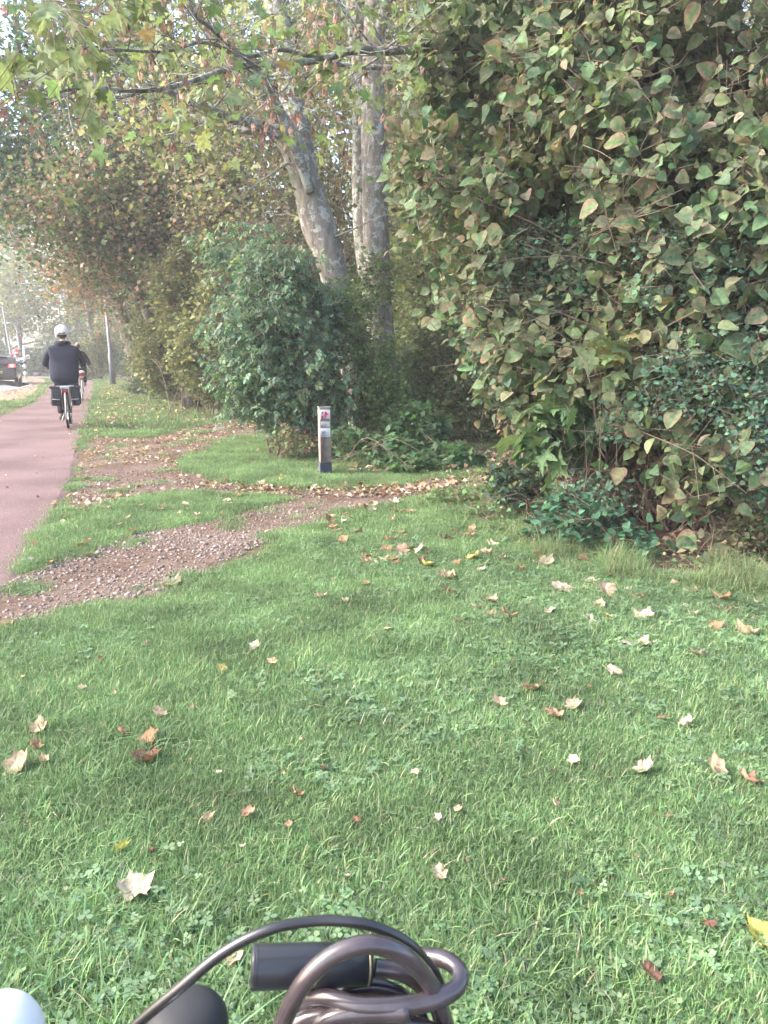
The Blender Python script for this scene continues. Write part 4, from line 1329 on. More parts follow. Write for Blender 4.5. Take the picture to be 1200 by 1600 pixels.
S_, Q_ = T_small(.4), T_quad(.42)
shrub('shrub', 'olive bushes along the wood edge beside the lamp post', [blob(232, 540, 34, 36, 50), blob(155, 552, 47, 28, 30), blob(245, 520, 31, 42, 65), blob(280, 560, 28, 42, 50), blob(226, 572, 30, 28, 26), blob(135, 570, 48, 22, 20), blob(250, 450, 30, 45, 50)], base_at(230, 32), 16000, .13, Q_, OLIVE + GREEN + YELLOW, seed=1, stems=20, stem_r=.03, cl_r=.2)
shrub('shrub', 'dark hedge at the far end of the cycle path', [((-22, 58, 1.2), (5, 1.6, 1.5)), ((-16, 55, 1.4), (4, 1.5, 1.9)), ((-30, 60, 1), (5, 1.6, 1.2))], [(-22, 58, 0), (-17, 56, 0)], 9000, .26, Q_, [(.05, .085, .05), (.07, .11, .06)], seed=2, stems=10, stem_r=.03, cl_r=.3)
shrub('shrub', 'low grey-green scrub along the verge at the foot of the olive bushes', [blob(250, 602, 28, 48, 14), blob(300, 612, 24, 60, 18), blob(360, 622, 21, 50, 20)], base_at(300, 23), 7000, .12, Q_, [(.09, .13, .08), (.12, .16, .09), (.07, .11, .06)], seed=3, stems=8, cl_r=.12)
shrub('shrub', 'yellow-green bush left of the dark drooping elder', [blob(300, 470, 18, 58, 85), blob(330, 560, 17, 60, 60), blob(260, 560, 20, 45, 50), blob(350, 500, 17, 40, 90)], base_at(310, 18, 8, .6), 17000, .1, S_, YELLOW + OLIVE, seed=4, stems=20, stem_r=.012, cl_r=.16)
shrub('shrub', 'dark understorey bush behind the two pale trunks', [blob(560, 560, 17, 120, 120), blob(450, 560, 18, 90, 120), blob(690, 560, 16, 130, 150)], base_at(560, 17), 16000, .1, Q_, OLIVE + GREEN, seed=5, stems=50, stem_r=.02, cl_r=.16)
shrub('shrub', 'layered small-leaved hazel in the shade right of the upright trunk', [blob(660, 440, 14.5, 75, 130), blob(700, 560, 13.5, 85, 90), blob(640, 620, 13, 60, 75), blob(730, 640, 12.5, 70, 75)], base_at(680, 14), 17000, .075, S_, [(.11, .17, .08), (.08, .13, .06), (.15, .2, .09), (.18, .21, .1)], seed=6, stems=50, stem_r=.014, cl_r=.13)
shrub('shrub', 'tall thin-leaved thicket behind the right-hand shrub', [blob(850, 200, 11.5, 200, 260, 120), blob(1080, 250, 11.5, 220, 320, 120), blob(760, 330, 12.5, 110, 220, 90), blob(1000, 560, 11, 240, 150, 100)], base_at(900, 11.5, 6, 1), 21000, .09, S_, OLIVE + PALE + GREEN, seed=7, stems=70, stem_r=.02, cl_r=.16, gap=.46)
shrub('tall_thicket', 'pale leafed thicket filling the gap above the elder, left of the trunks', [blob(390, 250, 17, 120, 170, 80), blob(300, 320, 19, 110, 150, 80), blob(500, 180, 17, 90, 200, 70), blob(640, 180, 16, 70, 230, 70)], base_at(490, 17, 8, .5), 13000, .1, S_, PALE + OLIVE + RUST[:2], seed=8, stems=36, stem_r=.02, cl_r=.2, gap=.5)
ELD = [(.085, .16, .095), (.11, .19, .115), (.075, .14, .085), (.15, .21, .11)]
shrub('elder_shrub', 'dark blue-green elder with drooping compound leaves left of the wooden post', [blob(425, 435, 10.4, 58, 66), blob(425, 520, 10.2, 82, 85), blob(455, 600, 10.2, 85, 62), blob(400, 600, 10.3, 58, 60), blob(360, 385, 11.2, 48, 26), blob(500, 640, 10.4, 50, 35), blob(490, 500, 10.9, 50, 70)], base_at(470, 10.6, 5, .25), 15000, .09, T_leaflets(), ELD, seed=9, droop=.8, stems=34, stem_r=.014, cl_r=.12, gap=.47, nscale=2.4, shell=1.2, fuzz=.32, face=(-.4, -.5, .8))
shrub('sapling', 'light green sapling hugging the foot of the leaning trunk', [blob(545, 520, 11, 50, 70), blob(560, 610, 10.7, 60, 60), blob(505, 640, 10.6, 40, 40), blob(600, 600, 11.3, 50, 70), blob(590, 520, 11.6, 30, 50), blob(585, 440, 11.8, 25, 40)], base_at(545, 11, 3, .15), 7500, .06, S_, [(.11, .18, .06), (.14, .22, .07), (.08, .14, .05)], seed=10, stems=26, stem_r=.01, cl_r=.09, gap=.45, fuzz=.3)
shrub('seedlings', 'low lobed seedlings growing right behind the wooden post', [blob(550, 695, 9.5, 42, 24), blob(600, 706, 9.4, 50, 24), blob(650, 680, 9.9, 50, 50), blob(700, 716, 9.2, 50, 20), blob(640, 722, 9.0, 60, 12)], base_at(600, 9.6, 4, .5), 3600, .07, T_maple(.1, .2, 4), [(.07, .15, .07), (.1, .19, .08), (.06, .12, .06)], seed=11, stems=18, stem_r=.006, cl_r=.07, gap=.4)
shrub('weeds', 'scrubby weeds and dead stalks left of the wooden post', [blob(455, 690, 9.7, 35, 22), blob(480, 670, 10.2, 30, 30)], base_at(465, 9.8, 4, .2), 900, .05, S_, [(.12, .18, .08), (.2, .22, .1), (.24, .17, .11)], seed=12, stems=24, stem_r=.006, cl_r=.06, gap=.35)

# ------------------------------------------------------------------ the big shrub on the right
def trim_right(q):
    px, py, dep = to_px(q)
    edge = np.interp(py, [-400, 0, 150, 330, 420, 520, 640, 700, 760, 830, 860, 900], [600, 640, 615, 600, 640, 690, 740, 752, 775, 850, 900, 1300])
    edge = edge + (fbm(py * .02, dep, 3) - .5) * 110
    return (px > edge)


HZ = [(.095, .165, .085), (.12, .19, .1), (.08, .14, .075), (.15, .2, .095), (.17, .17, .1)]
HE = [(.25, .14, .11), (.2, .11, .085), (.32, .2, .155)]
bs = [tuple(P(px, 800, Y)[:2]) + (0,) for px, Y in ((880, 6.6), (960, 6.3), (1040, 6.0), (1110, 5.8), (1190, 5.7), (1000, 6.9), (930, 7.2), (1120, 6.6))]
shrub('large_shrub', 'large right-hand shrub whose green leaves have curled pinkish brown edges', [blob(860, 60, 6.6, 200, 190, 110), blob(1060, 60, 5.8, 220, 210, 120), blob(780, 260, 7.0, 150, 160, 110), blob(960, 280, 6.2, 200, 190, 120), blob(1140, 300, 5.5, 190, 220, 120), blob(830, 470, 6.9, 130, 130, 110), blob(980, 520, 6.1, 200, 150, 110), blob(1150, 570, 5.4, 170, 190, 110), blob(900, 620, 6.5, 110, 90, 80), blob(1150, 740, 5.0, 100, 110, 60)],
      bs, 20000, .093, T_oval(.42, .12, .35, .2), HZ, [4, 4, 3, 1.4, .8], mat='leaf_near', seed=13, droop=.45, stems=110, stem_r=.012, cl_r=.16, gap=.45, edge=(HE, .35), nearN=285, cluster=4, trim=trim_right, out_w=.35, fuzz=.15, face=(-.35, -.8, .7))
# small round leaves (snowberry) through the lower right
SN = [(.085, .165, .115), (.11, .195, .13), (.07, .13, .09), (.15, .22, .12)]
shrub('snowberry_shrub', 'dense small round teal-green leaves in the lower right of the big shrub', [blob(1120, 430, 5.3, 120, 90, 60), blob(1130, 600, 5.0, 110, 90, 60), blob(1000, 410, 5.9, 110, 70, 60), blob(1040, 650, 5.3, 100, 55, 60), blob(880, 420, 6.3, 120, 70, 60), blob(790, 540, 6.8, 60, 90, 60), blob(1190, 690, 4.8, 60, 90, 50), blob(960, 760, 5.6, 60, 40, 40)],
      bs[:5], 15000, .036, T_small(.43, .06), SN, [4, 3, 3, 1], mat='leaf_near', seed=14, droop=.1, stems=55, stem_r=.006, cl_r=.08, gap=.45, nearN=0, cluster=7, trim=trim_right, face=(-.2, -.6, .9))
shrub('shrub', 'brown twiggy tangle under the big shrub', [blob(900, 640, 6.9, 130, 110, 60), blob(1050, 700, 6.4, 170, 110, 60), blob(1180, 720, 5.9, 90, 130, 50)], bs, 2600, .05, T_small(.35, .2), RUST, mat='leaf_dry', seed=15, droop=.8, stems=150, stem_r=.009, cl_r=.1, gap=.4)
# maple sapling leaves
MP = [(.08, .14, .075), (.07, .12, .065), (.11, .165, .085)]
shrub('maple_sapling', 'maple sapling with broad lobed leaves at the left foot of the big shrub', [blob(870, 680, 5.9, 60, 45, 40), blob(900, 640, 5.8, 40, 40, 30)], [tuple(P(905, 800, 6)[:2]) + (0,)], 130, .15, T_maple(.1, .35, 5), MP, mat='leaf_near', seed=16, droop=.7, stems=10, stem_r=.006, cl_r=.09, gap=.2, nearN=60, cluster=3)
shrub('maple_sapling', 'small light green maple shoot in the middle of the big shrub', [blob(950, 560, 5.3, 40, 35, 30), blob(1010, 590, 5.4, 25, 25, 20)], [tuple(P(960, 820, 5.8)[:2]) + (0,)], 45, .12, T_maple(.1, .35, 6), [(.13, .19, .09), (.16, .21, .1), (.22, .21, .1)], mat='leaf_near', seed=17, droop=.7, stems=5, stem_r=.005, cl_r=.08, gap=.1, nearN=25, cluster=3)
shrub('ivy', 'small clump of dark pointed ivy leaves at the left foot of the shrub', [blob(805, 755, 6.6, 42, 40, 35), blob(795, 790, 6.4, 30, 25, 25)], [tuple(P(800, 800, 6.5)[:2]) + (0,)], 700, .05, T_maple(.05, .1, 8), [(.04, .08, .06), (.06, .1, .075), (.12, .18, .06)], [4, 3, 1], mat='leaf_near', seed=18, droop=.6, stems=12, stem_r=.004, cl_r=.06, gap=.3)
shrub('bramble', 'low bramble with rounded teal leaves at the grass edge', [blob(870, 840, 5.3, 55, 28, 35), blob(930, 830, 5.2, 65, 42, 40), blob(990, 860, 5.0, 45, 35, 30), blob(880, 800, 5.6, 50, 30, 30)], [tuple(P(920, 850, 5.2)[:2]) + (0,)], 1500, .055, T_oval(.4, .06, .15), [(.06, .14, .085), (.08, .17, .1), (.05, .11, .07)], mat='leaf_near', seed=19, droop=.2, stems=26, stem_r=.004, cl_r=.08, gap=.3, nearN=90)
shrub('shrub', 'yellowing low weeds in the grass just left of the ivy clump', [blob(760, 800, 6.2, 40, 14, 30), blob(710, 775, 6.9, 50, 10, 30), blob(780, 830, 5.6, 30, 10, 20)], [tuple(P(760, 815, 6.1)[:2]) + (0,)], 500, .04, S_, [(.1, .18, .08), (.14, .2, .08)], mat='leaf_near', seed=20, droop=.1, stems=12, stem_r=.003, cl_r=.05, gap=.3)
shrub('weeds', 'long dry grass and weeds along the foot of the shrub at the right edge', [blob(1100, 895, 4.7, 120, 26, 35), blob(1030, 880, 5.0, 80, 26, 35), blob(1180, 850, 5.0, 60, 50, 40)], [tuple(P(px, 920, 4.9)[:2]) + (0,) for px in (1020, 1080, 1140, 1200)], 1500, .045, S_, [(.1, .17, .08), (.2, .2, .11), (.3, .24, .15)], mat='leaf_near', seed=21, droop=.1, stems=12, stem_r=.003, cl_r=.05, gap=.3)
rows = []
rg2 = np.random.default_rng(5)
k = 0
pts = []
while len(pts) < 600:
    px, py = rg2.uniform(760, 1260), rg2.uniform(780, 960)
    line = np.interp(px, [760, 800, 880, 1000, 1200, 1300], [790, 838, 880, 898, 925, 940])
    if abs(py - line + 8) < 24 and vnoise(px * .03, py * .05) > .35: pts.append(gp(px, py))
pts = np.array(pts)
dm = [blades(s + 200, 26, .06, .22, .005, [(.12, .19, .08), (.26, .24, .15), (.33, .29, .2), (.15, .22, .1)], [4, 1.5, 1, 4], 1.1, 4).mesh('d%d' % s, M['grass']) for s in range(4)]
tag(gn_scatter('rough_grass', pts, np.column_stack([rg2.normal(0, .2, (len(pts), 2)), rg2.random(len(pts)) * 6.28]), rg2.uniform(.3, .75, len(pts)), rg2.integers(0, 4, len(pts)), dm), 'long half-dry grass along the foot of the right-hand shrub', 'grass')

# long bare shoots arching out of the big shrub
sh_t = thing('arching_shoots', 'long thin bare shoots arching out of the right-hand shrub', 'shrub', bs[0])
rs = np.random.default_rng(91)
for i in range(90):
    b = P(rs.uniform(900, 1180), rs.uniform(100, 780), rs.uniform(5.2, 6.6)); L_ = rs.uniform(.5, 1.5)
    d0 = nrm(np.array([rs.normal(-.3, .8), rs.normal(-.5, .3), rs.normal(.5, .6)]))
    q, _ = curve_pts(b, d0, L_, 9, .07, -.035, rs)
    g = Geo(); tube(g, np.column_stack([q, np.linspace(.0045, .0012, 10)]), None, 4, cap=False)
    for j in range(3, 9):
        if rs.random() < .5: q2, _ = curve_pts(q[j], nrm(q[j] - q[j - 1]) + rs.normal(0, .6, 3), L_ * .25, 3, .1, 0, rs); tube(g, np.column_stack([q2, np.linspace(.0022, .0008, 4)]), None, 3, cap=False)
    obj('shoot', g, M['twig'], sh_t, bs[0], color=False)

thick = [o for o in bpy.data.objects if o.get('label', '').startswith('tall thin-leaved thicket')][0]
for (x, y, r_) in ((5.6, 7.2, .4), (9.5, 5.5, 2.0)):
    copy_thing(thick, (x + 1.2, y + 1.0, 0), r_, .8, 'thicket continuing to the right, outside the edge of the picture', 'thickets beyond the right edge')
# rough grass and seedlings between the post and the track mouth
pts = []
while len(pts) < 260:
    px, py = rg2.uniform(520, 790), rg2.uniform(700, 742)
    if vnoise(px * .03, py * .06, 9) > .4: pts.append(gp(px, py))
pts = np.array(pts)
tag(gn_scatter('rough_grass', pts, np.column_stack([rg2.normal(0, .2, (len(pts), 2)), rg2.random(len(pts)) * 6.28]), rg2.uniform(.35, .8, len(pts)), rg2.integers(0, 4, len(pts)), dm), 'rough long grass in front of the dark seedlings right of the post', 'grass')
litter('litter_by_post', 'dead leaves among the rough grass right of the post', gpoly([(530, 712), (790, 712), (800, 745), (700, 748), (560, 742)]), 350, .08, DRY, .03, 12, .05, .4)

# ------------------------------------------------------------------ wooden waymarker post
WOOD = flat('weathered_wood', (.32, .25, .205), .85, var=.3, scale=14, bump=.3)
WOODL = WOOD
SIGNW = flat('sign_plate_white', (.8, .8, .8), .45, var=.02)
MAG = flat('sign_magenta', (.62, .06, .16), .5, var=.03)
BLK = flat('sign_black', (.03, .03, .035), .5)
NAVY = flat('navy_band', (.04, .048, .075), .5, var=.2)
pb = gp(508, 741)
post = thing('waymarker_post', 'square wooden waymarker post with red arrow plate and white number plates', 'post', (pb[0], pb[1], 0), math.radians(14))
# post faces are turned a little so that a sliver of its left side shows
Wp, Hp = .128, .76
g = Geo(); box(g, (0, 0, Hp / 2 + .07), (Wp, Wp, Hp - .14), bev=.006); obj('shaft', g, WOOD, post, smooth=False, color=False); fix_normals(g_ := bpy.data.objects[-1].data) if False else None
g = Geo(); box(g, (0, 0, .05), (Wp + .006, Wp + .006, .18), bev=.004); obj('base_band', g, NAVY, post, smooth=False, color=False)
g = Geo(); box(g, (0, 0, Hp + .004), (Wp + .008, Wp + .008, .012), bev=.004); obj('top_cap', g, flat('grey_cap', (.3, .3, .31), .6), post, smooth=False, color=False)
fy = -Wp / 2


def plate(name, z0, z1, w_=.108, th=.004, mat=SIGNW):
    g = Geo(); box(g, (0, fy - th / 2, (z0 + z1) / 2), (w_, th, z1 - z0), bev=.0015)
    return obj(name, g, mat, post, smooth=False, color=False)


def decal(parent, polys, mat, name, y):
    g = Geo()
    for poly in polys:
        n = len(poly); V = [(x, y, z) for x, z in poly] + [(x, y + .0012, z) for x, z in poly]
        cx, cz = np.mean([p[0] for p in poly]), np.mean([p[1] for p in poly])
        V = [(cx, y, cz)] + V
        F = [[0, 1 + i, 1 + (i + 1) % n] for i in range(n)] + [[1 + i, 1 + (i + 1) % n, 1 + n + (i + 1) % n, 1 + n + i] for i in range(n)]
        g.add(V, F)
    return obj(name, g, mat, parent, smooth=False, color=False)


def circ(cx, cz, r, n=16):
    return [(cx + r * math.cos(a), cz + r * math.sin(a)) for a in np.linspace(0, 2 * math.pi, n, endpoint=False)]


def rect(x0, z0, x1, z1):
    return [(x0, z0), (x1, z0), (x1, z1), (x0, z1)]


p1 = plate('arrow_plate', .625, .738)
decal(p1, [[(-.006, .648), (.044, .686), (-.006, .724)]], MAG, 'arrow', fy - .0055)
decal(p1, [circ(-.03, .706, .0125), circ(-.03, .66, .0125)], MAG, 'dot', fy - .0055)
decal(p1, [rect(-.05, .6285, .05, .636)], BLK, 'edge_strip', fy - .0055)
p2 = plate('small_plate', .545, .605)
decal(p2, [rect(-.054, .592, .054, .597), rect(-.054, .553, .054, .557), rect(-.054, .56, -.048, .59), rect(.048, .56, .054, .59), rect(-.02, .5735, .02, .5765)], flat('grey_print', (.25, .25, .28), .6), 'printed_lines', fy - .0055)
p3 = plate('number_plate', .43, .535)
# a figure 5 lying on its side
cx, cz, u = -.018, .488, .011
five = [[(-2, 2), (2, 2), (2, 1.2), (-2, 1.2)], [(-2, 2), (-1.2, 2), (-1.2, -.4), (-2, -.4)], [(-2, .4), (1.4, .4), (1.4, -.4), (-2, -.4)], [(1.1, .3), (2, .3), (2, -2.4), (1.1, -2.4)], [(-2, -1.8), (1.6, -1.8), (1.6, -2.6), (-2, -2.6)]]
decal(p3, [[(cx + z * u * .45 * 1.6, cz - x * u * .5) for x, z in q] for q in five], BLK, 'figure_five', fy - .0055)
decal(p3, [rect(-.005, .452, .045, .4545), rect(-.052, .5285, .052, .5315)], flat('blue_print', (.3, .45, .6), .6), 'thin_line', fy - .0055)

# ------------------------------------------------------------------ bicycles
TYRE = flat('tyre_rubber', (.025, .025, .028), .8, spec=.2)
METAL = flat('brushed_alloy', (.55, .56, .58), .35, .8, var=.05)
BFRAME = flat('bicycle_frame_paint', (.04, .045, .055), .35, coat=.4)
BWHITE = flat('white_plastic', (.75, .75, .76), .4)
RED = flat('red_reflector', (.55, .02, .03), .25, var=.05)
BLACKP = flat('black_plastic', (.03, .03, .034), .45, spec=.5)
CANVAS = flat('dark_grey_canvas', (.06, .062, .075), .9, spec=.15, bump=.15, scale=40)
REFL = flat('grey_reflective_band', (.4, .42, .45), .5)


def torus(g, c, R, r, n=36, m=8, axis='x', col=None):
    a = np.linspace(0, 2 * math.pi, n, endpoint=False)
    if axis == 'x': pts = np.column_stack([np.zeros(n), np.cos(a) * R, np.sin(a) * R])
    elif axis == 'z': pts = np.column_stack([np.cos(a) * R, np.sin(a) * R, np.zeros(n)])
    else: pts = np.column_stack([np.cos(a) * R, np.zeros(n), np.sin(a) * R])
    b = np.linspace(0, 2 * math.pi, m, endpoint=False)
    rad = nrm(pts); ax = np.zeros((n, 3)); ax[:, 'xyz'.index(axis)] = 1
    V = (pts[:, None] + (rad[:, None] * np.cos(b)[None, :, None] + ax[:, None] * np.sin(b)[None, :, None]) * r).reshape(-1, 3)
    i = np.arange(n)[:, None] * m; j = np.arange(m)[None]; k = (j + 1) % m; i2 = ((np.arange(n) + 1) % n)[:, None] * m
    g.add(V + np.array(c), np.stack([i + j, i + k, i2 + k, i2 + j], -1).reshape(-1, 4), col)


def cyl(g, a, b, r, n=10, r2=None, col=None):
    a, b = np.array(a, float), np.array(b, float)
    tube(g, np.array([a, b]), np.array([r, r if r2 is None else r2]), n, col=col)


def wheel(t, y):
    wr = .345
    g = Geo(); torus(g, (0, y, wr), wr - .017, .019); ty = obj('tyre', g, TYRE, color=False)
    w_ = bpy.data.objects.new('wheel', None)
    wg = Geo(); cyl(wg, (-.04, y, wr), (.04, y, wr), .028, 12)
    w_ = obj('wheel', wg, METAL, t, color=False)
    ty.parent = w_
    g = Geo(); torus(g, (0, y, wr), wr - .04, .011, m=6); obj('rim', g, METAL, w_, color=False)
    g = Geo()
    for k in range(28):
        a = k * 2 * math.pi / 28; s = .03 if k % 2 else -.03
        cyl(g, (s, y + .02 * math.cos(a + .8), wr + .02 * math.sin(a + .8)), (0, y + (wr - .045) * math.cos(a), wr + (wr - .045) * math.sin(a)), .0016, 3)
    s_ = obj('spokes', g, METAL, w_, color=False); s_['kind'] = 'stuff'
    return w_


def bicycle(label, loc, rz, bar_z=1.12, frame_mat=BFRAME, sc=1.0, bar_y=.72, group=None, rack=True, sweep=True, bar=True):
    t = thing('bicycle', label, 'bicycle', loc, rz, group)
    t.scale = (sc,) * 3
    wheel(t, 0); wheel(t, 1.12)
    R_, BB, ST, HT, HB, FX = (0, 0, .345), (0, .46, .3), (0, .27, .86), (0, .86, .9), (0, .9, .72), (0, 1.12, .345)
    g = Geo()
    cyl(g, BB, ST, .017); cyl(g, HT, HB, .021); cyl(g, HB, BB, .02); cyl(g, (0, .3, .72), (0, .87, .86), .015)
    for s in (-.055, .055):
        cyl(g, (s, 0, .345), (s * .5, .44, .3), .009); cyl(g, (s, 0, .345), (s * .4, .29, .78), .008)
        q = smooth_path(np.array([(s * .6, .9, .72), (s, .96, .6), (s, 1.12, .345)]), 4); tube(g, q, .01, 7)
    obj('frame', g, frame_mat, t, color=False)
    g = Geo(); box(g, (0, .21, .985), (.17, .12, .05), bev=.02); box(g, (0, .33, .985), (.06, .16, .04), bev=.015); cyl(g, ST, (0, .25, .97), .012); obj('saddle', g, BLACKP, t, color=False)
    if bar:
        g = Geo(); cyl(g, HT, (0, bar_y + .11, bar_z - .04), .014); obj('stem', g, METAL, t, color=False)
        g = Geo(); pts = smooth_path(np.array([(-.3, bar_y - .17, bar_z - .02), (-.28, bar_y - .06, bar_z), (-.15, bar_y + .08, bar_z), (0, bar_y + .11, bar_z - .04), (.15, bar_y + .08, bar_z), (.28, bar_y - .06, bar_z), (.3, bar_y - .17, bar_z - .02)]), 5); tube(g, pts, .012, 8)
        hb = obj('handlebar', g, METAL, t, color=False)
        for s in (-1, 1):
            g = Geo(); cyl(g, (s * .3, bar_y - .19, bar_z - .022), (s * .285, bar_y - .07, bar_z - .002), .017); obj('grip', g, BLACKP, hb, color=False)
    for (y, a0, a1) in ((0, 20, 200), (1.12, 30, 150)):
        g = Geo(); a = np.radians(np.linspace(a0, a1, 16)); q = np.column_stack([a * 0, y + .375 * np.cos(a), .345 + .375 * np.sin(a)])
        tube(g, q, .024, 8, squash=.35); obj('mudguard', g, frame_mat if y else BWHITE, t, color=False)
    g = Geo(); torus(g, (.05, .46, .3), .085, .008, 20, 6); cyl(g, (-.07, .46, .3), (.07, .46, .3), .02)
    cyl(g, (.06, .46, .3), (.08, .4, .46), .009); cyl(g, (-.06, .46, .3), (-.08, .52, .14), .009)
    cr = obj('crank', g, METAL, t, color=False)
    for s, y, z in ((1, .4, .47), (-1, .52, .135)):
        g = Geo(); box(g, (s * .13, y, z), (.09, .07, .022), bev=.006); obj('pedal', g, BLACKP, cr, color=False)
    g = Geo(); box(g, (.055, .24, .33), (.02, .52, .1), bev=.009); obj('chain_case', g, BLACKP, t, color=False)
    if rack:
        g = Geo()
        for s in (-.06, .06):
            cyl(g, (s, -.2, .75), (s, .3, .77), .006, 6); cyl(g, (s, -.18, .75), (s * 1.1, 0, .36), .006, 6)
        for y in (-.2, -.05, .1, .25): cyl(g, (-.06, y, .757), (.06, y, .757), .005, 6)
        obj('rack', g, METAL, t, color=False)
        g = Geo(); box(g, (0, -.235, .7), (.1, .02, .045), bev=.008); obj('rear_light', g, RED, t, color=False)
        g = Geo(); box(g, (0, -.235, .765), (.15, .012, .055), bev=.004); obj('reflector_plate', g, BWHITE, t, color=False)
    g = Geo(); cyl(g, (-.06, .35, .28), (-.14, .3, .06), .008, 6); obj('kickstand', g, METAL, t, color=False)
    return t


def xf(loc, rz, sc=1.0):
    return lambda p: np.asarray(p, float) @ rotz(rz).T * sc + np.asarray(loc, float)


# ------------------------------------------------------------------ people
def skin_mesh(name, chains, mat, parent, sub=2):
    """chains: list of [(x,y,z,r), ...]; chains share verts when points coincide (within 1 mm) so the surface is continuous"""
    V, Rr, E = [], [], []

    def vid(p):
        for i, q in enumerate(V):
            if max(abs(q[0] - p[0]), abs(q[1] - p[1]), abs(q[2] - p[2])) < 1e-3: return i
        V.append(tuple(p[:3])); Rr.append(p[3]); return len(V) - 1
    for c in chains:
        ids = [vid(p) for p in c]
        E += list(zip(ids[:-1], ids[1:]))
    me = bpy.data.meshes.new(name); me.from_pydata(V, E, []); me.update()
    o = bpy.data.objects.new(name, me); SC.collection.objects.link(o)
    m = o.modifiers.new('skin', 'SKIN'); m.use_smooth_shade = True
    sv_ = me.skin_vertices[0].data if me.skin_vertices else None
    if sv_ is None:
        bpy.context.view_layer.objects.active = o
        bpy.ops.object.modifier_remove(modifier='skin') if False else None
    for i, r in enumerate(Rr):
        rr = r if hasattr(r, '__len__') else (r, r)
        me.skin_vertices[0].data[i].radius = rr
    me.skin_vertices[0].data[0].use_root = True
    s = o.modifiers.new('sub', 'SUBSURF'); s.levels = sub; s.render_levels = sub
    dg = bpy.context.evaluated_depsgraph_get()
    nm = bpy.data.meshes.new_from_object(o.evaluated_get(dg))
    bpy.data.objects.remove(o)
    nm.materials.clear(); nm.materials.append(mat)
    nm.polygons.foreach_set('use_smooth', np.ones(len(nm.polygons), bool))
    n = bpy.data.objects.new(name, nm); link(n, parent)
    return n


SKINM = flat('skin', (.5, .32, .25), .55, var=.05)
NAVYJ = flat('dark_navy_jacket', (.02, .023, .042), .8, spec=.2, bump=.1, scale=18)
TROU = flat('black_trousers', (.02, .021, .027), .85, spec=.2)
HELM = flat('white_helmet', (.85, .85, .86), .35, coat=.3, var=.02)
SHOE = flat('brown_shoe', (.12, .075, .06), .6)
SHOEG = flat('grey_shoe', (.4, .4, .42), .6)
REDF = flat('red_scarf', (.4, .05, .06), .8)
HAIR = flat('brown_hair', (.09, .055, .035), .7)


def ellipsoid(g, c, r, rot=None, n=16, m=10, cut=None):
    th = np.linspace(0, math.pi, m); ph = np.linspace(0, 2 * math.pi, n, endpoint=False)
    V = np.stack([np.sin(th)[:, None] * np.cos(ph), np.sin(th)[:, None] * np.sin(ph), np.cos(th)[:, None] * np.ones(n)], -1).reshape(-1, 3)
    if cut is not None: V[:, 2] = np.maximum(V[:, 2], cut)
    V = V * np.array(r)
    if rot is not None: V = V @ np.array(rot).T
    i = np.arange(m - 1)[:, None] * n; j = np.arange(n)[None]; k = (j + 1) % n
    g.add(V + np.array(c), np.stack([i + j, i + n + j, i + n + k, i + k], -1).reshape(-1, 4))


